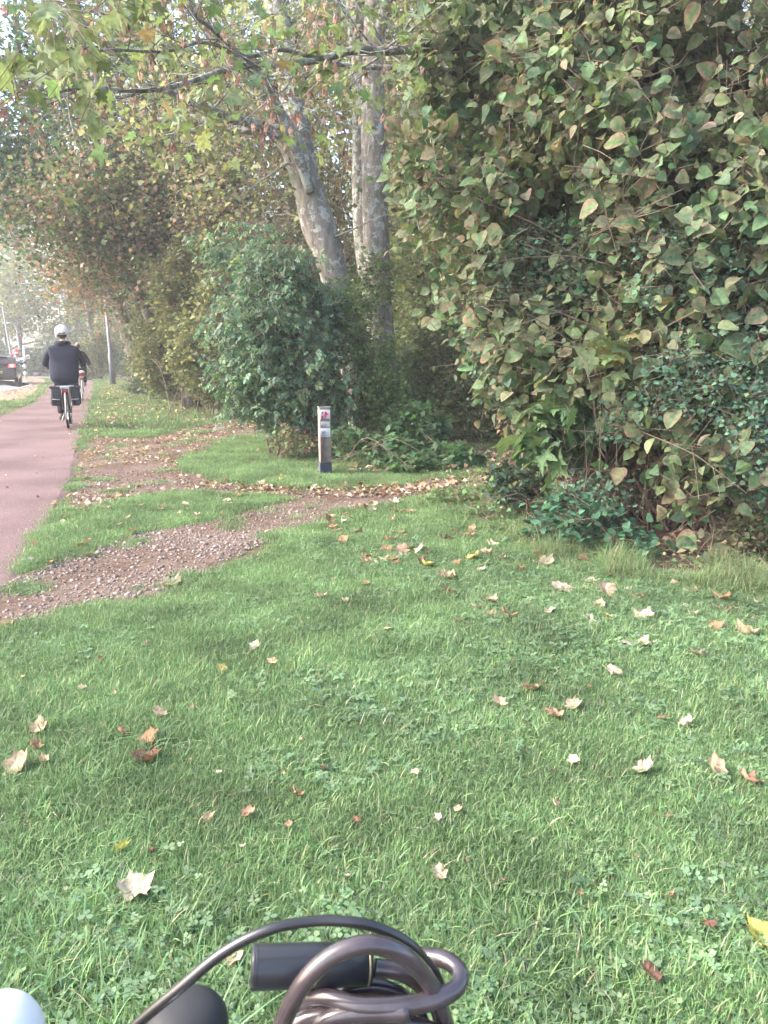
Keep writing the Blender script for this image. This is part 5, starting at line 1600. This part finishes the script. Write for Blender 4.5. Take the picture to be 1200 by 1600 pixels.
def rider(label, loc, rz, lean=.12, jacket=NAVYJ, helmet=True, shoe=SHOE, bar_y=.72, bar_z=1.12, hood=True, sc=1.0, broad=1.0):
    """seated on the bicycle at the same origin: hips on the saddle, hands on the grips, feet on the pedals"""
    t = thing('person', label, 'person', loc, rz)
    t.scale = (sc,) * 3
    hip = np.array([0, .2, 1.05]); ch = np.array([0, .2 + lean * 1.2, 1.42]); nk = np.array([0, .2 + lean * 1.9, 1.56]); hd = nk + [0, .04, .1]
    sh = lambda s: ch + np.array([s * .19 * (1 + (broad - 1) * .5), -.01, .04])
    hand = lambda s: np.array([s * .285, bar_y - .12, bar_z + .02])
    elb = lambda s: np.array([s * .285 * (1 + (broad - 1) * .5), (sh(s)[1] + hand(s)[1]) / 2 - .06, (sh(s)[2] + hand(s)[2]) / 2 - .1])
    foot = {1: np.array([.13, .4, .5]), -1: np.array([-.13, .52, .165])}
    knee = {1: np.array([.15, .67, .86]), -1: np.array([-.13, .6, .62])}
    ank = {s: foot[s] + np.array([0, -.05, .07]) for s in (1, -1)}
    V4 = lambda p, r: (*p, r)
    body = [[V4(hip, .12), V4((hip + ch) / 2, .125), V4(ch, (.12, .1)), V4(nk, .055), V4(hd, .06)]]
    for s in (1, -1):
        hp = hip + np.array([s * .1, .02, -.03])
        body.append([V4(hip, .12), V4(hp, .1), V4(hp * .5 + knee[s] * .5, .075), V4(knee[s], .057), V4(knee[s] * .5 + ank[s] * .5, .052), V4(ank[s], .036), V4(foot[s] + [0, .06, .02], .034)])
        body.append([V4(ch, (.12, .1)), V4(sh(s), .045), V4(elb(s), .042), V4(hand(s) * .85 + elb(s) * .15, .028), V4(hand(s), (.034, .026))])
    b = skin_mesh('body', body, SKINM, t)
    # head, face, ears and five curled fingers per hand, merged into the body mesh
    g = Geo()
    hc = hd + np.array([0, .02, .1])
    ellipsoid(g, hc, (.075, .093, .11), None, 18, 14)
    ellipsoid(g, hc + [0, .03, -.06], (.05, .06, .06), None, 14, 8)
    ellipsoid(g, hc + [0, .095, -.015], (.014, .022, .026), None, 8, 6)
    for s in (-1, 1): ellipsoid(g, hc + [s * .076, -.01, -.015], (.012, .02, .032), None, 8, 6)
    for s in (-1, 1):
        h = hand(s)
        for k in range(4):
            y = -.04 + k * .024; L = [.9, 1.05, 1, .8][k]
            base = h + np.array([s * .012, y, .022])
            tube(g, smooth_path(np.array([base, base + [s * .026 * L, 0, .004], base + [s * .036 * L, .002, -.018], base + [s * .022, .003, -.044 * L]]), 3), .0088, 6)
        tube(g, smooth_path(np.array([h + [-s * .012, -.03, .01], h + [-s * .032, -.005, .0], h + [-s * .03, .02, -.018]]), 3), .0098, 6)
    hm = g.mesh('head', SKINM, color=False)
    import bmesh
    bm = bmesh.new(); bm.from_mesh(b.data); bm.from_mesh(hm)
    bmesh.ops.recalc_face_normals(bm, faces=bm.faces); bm.to_mesh(b.data); bm.free()
    b.data.polygons.foreach_set('use_smooth', np.ones(len(b.data.polygons), bool))
    # jacket: looser shell down over the seat
    seat = hip + [0, -.03, -.02]
    jk = [[V4(seat - [0, .07, .25], (.2 * broad, .15)), V4(seat, (.2 * broad, .16)), V4((hip + ch) / 2 + [0, -.01, -.05], (.21 * broad, .155)), V4(ch + [0, -.01, -.03], (.215 * broad, .16)), V4(ch + [0, .01, .075], (.17 * broad, .13)), V4(nk, .08)]]
    for s in (1, -1):
        jk.append([V4(ch + [0, -.01, -.03], (.215 * broad, .16)), V4(sh(s) + [0, 0, -.03], .085), V4(sh(s) * .5 + elb(s) * .5, .075), V4(elb(s), .066), V4(elb(s) * .45 + hand(s) * .55, .055), V4(elb(s) * .12 + hand(s) * .88, .046)])
    skin_mesh('jacket', jk, jacket, t)
    tr = []
    hroot = V4(hip + [0, .02, -.03], .15)
    for s in (1, -1):
        hp = hip + np.array([s * .1, .04, -.04])
        tr.append([hroot, V4(hp, .125), V4(hp * .5 + knee[s] * .5, .1), V4(knee[s], .08), V4(knee[s] * .5 + ank[s] * .5, .07), V4(ank[s] + [0, -.005, .0], .062)])
    skin_mesh('trousers', tr, TROU, t)
    for s in (1, -1):
        g = Geo(); f = foot[s]; ellipsoid(g, f + [0, .03, 0], (.048, .13, .045), None, 12, 8, cut=-.6); box(g, f + [0, .02, -.028], (.085, .25, .018), bev=.006); ellipsoid(g, f + [0, -.06, .03], (.045, .05, .05), None, 10, 6)
        obj('shoe', g, shoe, t, color=False)
    if hood:
        g = Geo(); torus(g, nk + [0, -.05, .0], .1, .05, 20, 10, 'z'); ellipsoid(g, nk + [0, -.1, -.04], (.12, .07, .09)); obj('hood', g, jacket, t, color=False)
    g = Geo(); ellipsoid(g, hc + [0, -.02, -.02], (.083, .092, .1)); ha = obj('hair', g, HAIR, t, color=False)
    # hair only at the back and sides
    for v in ha.data.vertices:
        if v.co.y > hc[1] + .02: v.co.y = hc[1] + .02
    if helmet:
        g = Geo(); ellipsoid(g, hc + [0, -.01, .02], (.13, .15, .128), rotx(.1), 20, 14, cut=-.35)
        for s in (-1, 1): ellipsoid(g, hc + [s * .1, -.02, -.045], (.022, .05, .06))
        hl = obj('helmet', g, HELM, t, color=False)
        g = Geo(); ellipsoid(g, hc + [.11, .07, .03], (.1, .085, .02), None, 14, 6); obj('peak', g, HELM, hl, color=False)
        g = Geo(); box(g, hc + [0, -.148, -.012], (.12, .012, .022), bev=.004); obj('strap', g, BLK, hl, color=False)
        g = Geo()
        for k in (-2, -1, 0, 1, 2): ellipsoid(g, hc + [k * .035, -.03, .142 - abs(k) * .012], (.006, .07, .004))
        obj('vents', g, flat('helmet_vent', (.35, .35, .37), .5), hl, color=False)['kind'] = 'stuff'
    return t


r1 = gp(107, 671); hd1 = math.atan2(.335, .94)
bicycle('city bicycle ridden by the white-helmeted cyclist, with red rear light', (r1[0], r1[1], .016), hd1, 1.12)
rider('cyclist in a dark navy jacket and white helmet riding away with panniers', (r1[0], r1[1], .016), hd1, .1, helmet=True, broad=1.38)
pn = thing('pannier_bags', 'dark grey double panniers hanging on the nearer bicycle rack', 'bag', (r1[0], r1[1], .016), hd1)
for s in (-1, 1):
    g = Geo()
    rt = roty(-s * .07)
    box(g, (s * .17, .0, .60), (.16, .32, .34), rot=rt, bev=.03); bo = obj('bag', g, CANVAS, pn, color=False, smooth=False)
    g = Geo(); box(g, (s * .175, -.002, .765), (.185, .34, .04), bev=.015); obj('flap', g, CANVAS, bo, color=False)
    g = Geo(); box(g, (s * .16, -.163, .55), (.13, .006, .016), rot=rt); obj('reflective_band', g, REFL, bo, color=False)
g = Geo(); box(g, (0, 0, .785), (.3, .3, .012), bev=.004); obj('top_strap', g, flat('pale_strap', (.45, .45, .47), .8), pn, color=False)

r2 = gp(129, 627)
hd2 = math.atan2(.4, .92)
bicycle('bicycle with white mudguard further ahead, half hidden by the first cyclist', (r2[0], r2[1], .016), hd2, 1.1, sc=.95)
rider('second cyclist in black with elbow out, ahead of the white helmet', (r2[0], r2[1], .016), hd2, .2, jacket=TROU, helmet=False, shoe=SHOEG, bar_z=1.1, sc=.95, broad=1.15)
sc_ = thing('bag', 'small red and white bundle on the rear of the further bicycle', 'bag', (r2[0], r2[1], .7), hd2)
g = Geo(); ellipsoid(g, (0, -.05, .11), (.16, .14, .09)); obj('bundle', g, REDF, sc_, color=False)
g = Geo(); ellipsoid(g, (.03, -.06, .19), (.1, .1, .05)); obj('white_cloth', g, BWHITE, sc_, color=False)

# ------------------------------------------------------------------ the black car
CARP = flat('black_car_paint', (.022, .022, .028), .25, coat=.8, var=.05)
GLASSD = flat('dark_car_glass', (.12, .14, .17), .08, spec=.9, var=.05)
TAIL = flat('tail_light_red', (.6, .02, .03), .2, emit=(1, .03, .03, 2.2))
TAILW = flat('tail_light_lens', (.8, .5, .5), .2, emit=(1, .5, .45, 2.0))
PLATE = flat('yellow_number_plate', (.75, .5, .12), .5, var=.03)
c1 = P(-3, 603, 38.5)
car = thing('parked_car', 'black hatchback on the road with glowing red tail lights and yellow plate', 'car', (c1[0], c1[1], .014), math.radians(21))
car.name = 'car'
# side profile (y forward, z) with half widths: lofted sections from rear to front
secs = [  # y, z_bottom, z_belt, z_roof, half width belt, half width roof
    (0, .38, .95, .97, .80, .74), (.05, .3, 1.0, 1.06, .86, .72), (.35, .24, 1.02, 1.38, .89, .62), (.8, .22, 1.0, 1.45, .9, .61), (1.7, .2, .98, 1.47, .9, .61), (2.3, .2, .96, 1.40, .9, .6), (2.95, .22, .94, 1.02, .89, .64), (3.7, .26, .84, .88, .86, .66), (4.05, .36, .7, .74, .74, .6)]
g = Geo(); rows = []
for y, zb, zl, zr, wb, wr in secs:
    rows.append([(-wb * .93, y, zb), (-wb, y, zb + .22), (-wb * 1.005, y, zl - .18), (-wb * .97, y, zl), (-wr, y, zr - .05), (-wr * .75, y, zr), (0, y, zr + .02), (wr * .75, y, zr), (wr, y, zr - .05), (wb * .97, y, zl), (wb * 1.005, y, zl - .18), (wb, y, zb + .22), (wb * .93, y, zb)])
V = np.array(rows); m, k = V.shape[:2]
F = [[i * k + j, i * k + j + 1, (i + 1) * k + j + 1, (i + 1) * k + j] for i in range(m - 1) for j in range(k - 1)] + [[i * k, (i + 1) * k, (i + 1) * k + k - 1, i * k + k - 1] for i in range(m - 1)]
F += [[0, j, j + 1] for j in range(1, k - 1)] + [[(m - 1) * k, (m - 1) * k + j + 1, (m - 1) * k + j] for j in range(1, k - 1)]
g.add(V.reshape(-1, 3), F); bo = obj('body', g, CARP, car, color=False); fix_normals(bo.data)
bo.modifiers.new('bevel', 'BEVEL').width = .03
q = Geo(); q.add([(-.6, .05, 1.05), (.6, .05, 1.05), (.53, .3, 1.34), (-.53, .3, 1.34), (-.6, .03, 1.05), (.6, .03, 1.05), (.53, .27, 1.35), (-.53, .27, 1.35)], [[4, 5, 6, 7], [0, 4, 7, 3], [1, 2, 6, 5], [0, 1, 5, 4], [3, 7, 6, 2]]); obj('rear_window', q, GLASSD, car, color=False, smooth=False)
for s in (-1, 1):
    g = Geo(); g.add([(s * .885, .5, 1.03), (s * .885, 2.55, 1.0), (s * .66, 2.1, 1.36), (s * .66, .75, 1.38)], [[0, 1, 2, 3]] if s > 0 else [[3, 2, 1, 0]]); obj('side_window', g, GLASSD, car, color=False, smooth=False)
    g = Geo(); box(g, (s * .7, .0, .93), (.3, .1, .15), bev=.04); lo = obj('tail_light', g, TAIL, car, color=False)
    g = Geo(); box(g, (s * .69, -.055, .93), (.13, .02, .085), bev=.01); obj('lens', g, TAILW, lo, color=False)
    g = Geo(); box(g, (s * .66, .02, .5), (.16, .05, .06), bev=.01); obj('reflector', g, RED, car, color=False)
    g = Geo(); box(g, (s * .98, 2.45, 1.02), (.16, .1, .12), bev=.03); obj('mirror', g, CARP, car, color=False)
    for y in (.75, 3.3):
        g = Geo(); torus(g, (s * .8, y, .32), .24, .085, 24, 8); ty = obj('wheel', g, TYRE, car, color=False)
        g = Geo(); lathe(g, [(0, 0), (.2, .01), (.22, -.03)], (s * .87, y, .32), 'x', 18); obj('rim', g, METAL, ty, color=False)
g = Geo(); box(g, (0, -.0, .42), (1.5, .14, .28), bev=.05); obj('bumper', g, BLACKP, car, color=False)
g = Geo(); box(g, (0, -.075, .62), (.52, .015, .115), bev=.003); pl = obj('number_plate', g, PLATE, car, color=False)
g = Geo()
for i, xx in enumerate((-.2, -.15, -.06, -.01, .04, .13, .18)): box(g, (xx, -.085, .62), (.03, .003, .06))
obj('worn_characters', g, BLK, pl, color=False, smooth=False)
g = Geo(); box(g, (0, -.01, .82), (.22, .02, .03), bev=.006); obj('boot_handle', g, METAL, car, color=False)
g = Geo(); box(g, (0, .2, 1.41), (1.0, .3, .03), bev=.012); obj('roof_spoiler', g, CARP, car, color=False)

# ------------------------------------------------------------------ poles, signs, bollards
POLE = flat('galvanised_pole', (.17, .18, .205), .5, .2, var=.1, scale=3)
POLEW = flat('pale_mast', (.62, .62, .64), .5)
SRED = flat('sign_red', (.6, .03, .04), .45)
SBLUE = flat('sign_blue', (.05, .2, .5), .45)
WB = SIGNW


def lamp_post(label, base_px, Y, top_px, r=.07, arm=None, z0=None, frac=1.0):
    b = P(base_px[0], base_px[1], Y); top = P(top_px[0], top_px[1], Y)
    t = thing('street_lamp', label, 'lamp post', (b[0], Y, 0))
    d = (top - np.array([b[0], Y, 0]))
    g = Geo(); tube(g, np.array([[0, 0, 0, r * 1.2], [d[0] * .25, d[1] * .25, d[2] * .25, r * 1.15], [d[0] * .26, d[1] * .26, d[2] * .26, r * .8], [d[0], d[1], d[2], r * .55]]), None, 10); obj('pole', g, POLE, t, color=False)
    a = np.array(arm if arm else (-.8, 0, .15))
    g = Geo(); tube(g, np.column_stack([smooth_path(np.array([d, d + a * .3 + [0, 0, .12], d + a]), 4), np.full(9, r * .45)]), None, 8); obj('arm', g, POLE, t, color=False)
    g = Geo(); box(g, d + a * 1.25, (.5, .2, .1), bev=.03); obj('lamp_head', g, flat('lamp_head', (.6, .62, .65), .4), t, color=False)
    return t


lamp_post('grey lamp post leaning beside the verge right of the cyclists', (177, 600), 37.5, (158, 400), .11)
lamp_post('thin lamp post rising above the far end of the path behind the helmet', (104, 575), 72, (92, 480), .1)
lamp_post('leftmost lamp post, curved at the top, behind the black car', (23, 590), 58, (4, 478), .1, (-1.2, 0, .7))
lamp_post('second lamp post from the left between the car and the striped mast', (38, 588), 60, (25, 510), .09, (-.6, 0, .2))


def sign_pole(name, label, px, Y, py_top, r, bands=None, mat=POLE, lean=0):
    top = P(px + lean, py_top, Y); b = P(px, 600, Y)
    t = thing(name, label, 'sign' if 'sign' in name else 'post', (b[0], Y, 0))
    d = top - np.array([b[0], Y, 0])
    g = Geo(); tube(g, np.array([[0, 0, 0], d * .5, d]), r, 10); obj('pole', g, mat, t, color=False)
    return t, d


def disc(g, c, r, th=.03, n=24):
    lathe(g, [(0, -th / 2), (r, -th / 2), (r, th / 2), (0, th / 2)], c, 'y', n)


t, d = sign_pole('road_sign', 'round red no-entry sign with white bar beside the car', 24.5, 54, 548, .035)
g = Geo(); disc(g, d + [0, -.05, -.15], .27); so = obj('sign_board', g, SRED, t, color=False)
g = Geo(); box(g, d + [0, -.07, -.15], (.36, .02, .09)); obj('white_bar', g, WB, so, color=False)
t, d = sign_pole('road_sign', 'upside-down triangle give-way sign left of the no-entry sign', 19.5, 50, 555, .035)


def tri(r, y, z, th=.02):
    g = Geo(); p = [(-r, z + r * .58), (r, z + r * .58), (0, z - r * 1.15)]
    g.add([(a, y, b) for a, b in p] + [(a, y + th, b) for a, b in p], [[0, 1, 2], [5, 4, 3], [0, 3, 4, 1], [1, 4, 5, 2], [2, 5, 3, 0]]); return g


so = obj('sign_board', tri(.27, -.06 + d[1], d[2] - .15), SRED, t, color=False, smooth=False); obj('white_centre', tri(.17, -.075 + d[1], d[2] - .15), WB, so, color=False, smooth=False)
t, d = sign_pole('road_sign', 'blue street name board on a pole right of the no-entry sign', 33.5, 56, 558, .03)
g = Geo(); box(g, d + [0, -.05, -.15], (.55, .02, .15)); so = obj('name_board', g, SBLUE, t, color=False)
g = Geo(); box(g, d + [0, -.063, -.15], (.4, .004, .03)); obj('lettering_line', g, WB, so, color=False)
t, d = sign_pole('traffic_mast', 'pale traffic mast with black and white bands and a small red and white sign', 41, 53, 540, .075, mat=POLEW, lean=-4)
g = Geo(); box(g, d + [.25, -.05, -.75], (.22, .03, .28), bev=.01); so = obj('sign_board', g, WB, t, color=False)
g = Geo(); disc(g, d + [.25, -.075, -.72], .07, .01); obj('red_mark', g, SRED, so, color=False)
for k in range(5):
    g = Geo(); lathe(g, [(.0, 0), (.13, 0), (.13, .14), (0, .14)], (0, 0, .25 + k * .24), 'z', 12); obj('black_band' if k % 2 else 'white_band', g, BLK if k % 2 else WB, t, color=False)
g = Geo(); cyl(g, (0, 0, 0), (0, 0, .3), .05); obj('dark_foot', g, BLK, t, color=False)
t, d = sign_pole('striped_bollard', 'black and white banded traffic post just right of the car roof', 27.5, 52, 560, .05, mat=BLK)
for k in range(4):
    g = Geo(); lathe(g, [(.0, 0), (.12, 0), (.12, .12), (0, .12)], d + [0, 0, -.2 - k * .28], 'z', 12); obj('white_band', g, WB, t, color=False)
g = Geo(); box(g, d + [-.15, 0, .1], (.16, .12, .3), bev=.03); obj('signal_head', g, POLEW, t, color=False)

# ------------------------------------------------------------------ photographer's own bicycle and lock in the foreground
own = bicycle('own bicycle standing across the bottom of the view, only bell, cable and white cap showing', (.66, .06, 0), math.radians(90), .86, bar=False)
RUB = flat('matte_black_rubber', (.03, .031, .034), .6, spec=.4, var=.1, scale=60)
CABLEM = flat('dark_purple_cable_sheath', (.06, .047, .052), .22, spec=.6, var=.4, scale=45, coat=.6)
inv = own.matrix_basis.inverted() if False else Matrix.Rotation(-math.radians(90), 4, 'Z') @ Matrix.Translation((-.66, -.06, 0))


def loc_(p):
    return np.array(inv @ Vector(p))


def L(rows, k=6):
    return smooth_path(np.array([loc_(r) for r in rows]), k)


# handlebar: across the view just below the picture, swept back along its end
g = Geo(); cyl(g, (0, .86, .9), (0, .80, .87), .014); tube(g, L([(-.15, .06, .87), (-.135, .0, .85)], 4), .014, 8); obj('stem', g, METAL, own, color=False)
g = Geo(); tube(g, L([(.12, -.33, .82), (.0, -.24, .84), (-.115, -.1, .86), (-.14, .06, .865), (-.13, .22, .87), (-.11, .36, .868), (-.04, .395, .855), (.1, .4, .84)]), .0115, 10); hb = obj('handlebar', g, METAL, own, color=False)
g = Geo(); tube(g, L([(-.02, .398, .852), (.04, .4, .846), (.11, .4, .839)]), .016, 12); obj('grip', g, RUB, hb, color=False)
# bell dome
bc_ = ray(292, 1604) * .475 + np.array([0, 0, CAM_H]); c = loc_(bc_)
g = Geo(); r = .0255; prof = [(0, .0165), (r * .3, .0162), (r * .6, .0145), (r * .85, .0105), (r * .97, .005), (r, -.002), (r, -.012), (r * .9, -.014), (0, -.014)]
lathe(g, prof, c, 'z', 40); bell = obj('bell', g, RUB, hb, color=False)
g = Geo(); cyl(g, c + [0, 0, -.014], c + [0, 0, -.055], .007); obj('bell_mount', g, BLACKP, bell, color=False)
# white rounded cap at the left
wc = loc_(ray(0, 1632) * .47 + np.array([0, 0, CAM_H]))
g = Geo(); ellipsoid(g, wc, (.027, .026, .031), None, 32, 20); cap = obj('white_cap', g, BWHITE, own, color=False)
g = Geo(); cyl(g, wc + [0, 0, -.02], wc + [0, 0, -.09], .009); obj('cap_stalk', g, BLACKP, cap, color=False)


def cam_pts(rows):
    return smooth_path(np.array([[*(ray(px, py) * t_ + np.array([0, 0, CAM_H])), r_] for px, py, t_, r_ in rows]), 10)


def local(a):
    a = np.array(a); out = a.copy()
    out[:, :3] = np.array([loc_(p) for p in a[:, :3]]); return out


g = Geo(); tube(g, local(cam_pts([(120, 1690, .46, .003), (210, 1604, .45, .0032), (280, 1545, .445, .0033), (350, 1488, .445, .0032), (420, 1453, .445, .0031), (495, 1439, .45, .003), (565, 1443, .45, .0031), (618, 1462, .455, .0032), (655, 1490, .46, .0032), (690, 1545, .47, .0032), (700, 1640, .48, .003)])), None, 12)
obj('brake_cable', g, flat('black_cable_housing', (.02, .02, .022), .3, spec=.6, coat=.3), own, color=False)
lk0 = ray(560, 1560) * .47 + np.array([0, 0, CAM_H])
lock = thing('cable_lock', 'coiled thick dark cable lock with cylindrical black lock barrel at the bottom of the view', 'bicycle lock', (lk0[0], lk0[1], .84))
off = np.array([lk0[0], lk0[1], .84, 0])
r_ = .0054
cable = [
    (585, 1512, .470, r_), (625, 1518, .472, r_), (660, 1540, .476, r_), (684, 1575, .48, r_), (694, 1640, .49, r_), (660, 1720, .5, r_), (560, 1740, .49, r_), (470, 1700, .455, r_), (438, 1630, .44, r_),
    (452, 1575, .435, r_), (485, 1523, .432, r_), (530, 1488, .432, r_), (582, 1476, .434, r_), (632, 1494, .44, r_), (668, 1532, .45, r_), (690, 1580, .46, r_), (700, 1640, .47, r_), (660, 1700, .475, r_), (560, 1690, .47, r_), (480, 1640, .465, r_), (500, 1600, .455, r_),
    (545, 1585, .45, r_), (640, 1580, .445, r_),]
g = Geo(); tube(g, cam_pts(cable) - off, None, 14)
# second strand: the oval loop to the right
c2 = [(470, 1568, .468, r_), (505, 1557, .46, r_), (560, 1572, .45, r_), (625, 1572, .447, r_), (680, 1562, .45, r_), (714, 1542, .458, r_), (718, 1518, .468, r_), (694, 1499, .478, r_), (655, 1494, .486, r_), (622, 1500, .49, r_), (585, 1530, .495, r_), (560, 1580, .5, r_), (560, 1650, .5, r_)]
tube(g, cam_pts(c2) - off, None, 14)
c3 = [(500, 1600, .48, r_), (535, 1556, .478, r_), (580, 1543, .478, r_), (625, 1556, .478, r_), (655, 1590, .478, r_), (668, 1650, .48, r_)]
tube(g, cam_pts(c3) - off, None, 14)
c4 = [(440, 1640, .462, r_), (462, 1601, .46, r_), (500, 1588, .457, r_), (545, 1597, .453, r_), (590, 1608, .45, r_), (640, 1602, .45, r_), (690, 1625, .455, r_), (700, 1680, .46, r_)]
tube(g, cam_pts(c4) - off, None, 14)
c5 = [(600, 1700, .47, r_), (560, 1720, .47, r_), (500, 1690, .465, r_), (470, 1660, .46, r_)]
tube(g, cam_pts(c5) - off, None, 14)
obj('cable', g, CABLEM, lock, color=False)
a = ray(393, 1511) * .462 + np.array([0, 0, CAM_H]); b = ray(580, 1505) * .474 + np.array([0, 0, CAM_H])
o3 = off[:3]
d = (b - a)
rows = [[*(a + d * t_ - o3), r] for t_, r in ((0, .0), (0, .0118), (.012, .0125), (.3, .0126), (.98, .0124), (.995, .012), (1, .0118), (1, 0))]
g = Geo(); rows[0][:3] = (a - o3); tube(g, np.array([[*(a - o3 - d * .002), .0118]] + [[*(a + d * t_ - o3), r] for t_, r in ((.005, .0123), (.02, .0126), (.5, .0125), (.96, .0124))]), None, 36); obj('lock_barrel', g, flat('black_satin_barrel', (.028, .03, .036), .3, spec=.55, var=.1, scale=30), lock, color=False)
g = Geo(); tube(g, np.array([a + d * .962 - o3, a + d * .975 - o3]), .0127, 36); obj('barrel_ring', g, flat('brass_ring', (.28, .25, .17), .4, .6), lock, color=False)
g = Geo(); tube(g, np.array([a + d * .976 - o3, a + d * 1.0 - o3]), np.array([.0122, .0105]), 36); obj('end_cap', g, RUB, lock, color=False)

g = Geo(); tube(g, np.array([a + d * .035 - o3, a + d * .042 - o3]), .01275, 36); obj('seam_ring', g, BLACKP, lock, color=False)
# ------------------------------------------------------------------ haze
if HAZE_DENSITY > 0:
    hm = bpy.data.materials.new('haze'); hm.use_nodes = True; ht = hm.node_tree; ht.nodes.clear()
    pv = ht.nodes.new('ShaderNodeVolumePrincipled'); pv.inputs['Color'].default_value = (.93, .95, 1, 1); pv.inputs['Density'].default_value = HAZE_DENSITY
    pv.inputs['Anisotropy'].default_value = .2
    ho = ht.nodes.new('ShaderNodeOutputMaterial'); ht.links.new(pv.outputs[0], ho.inputs['Volume'])
    g = Geo(); box(g, (-5, 70, 14.5), (330, 210, 31)); h = obj('haze', g, hm, smooth=False, color=False); h['kind'] = 'stuff'
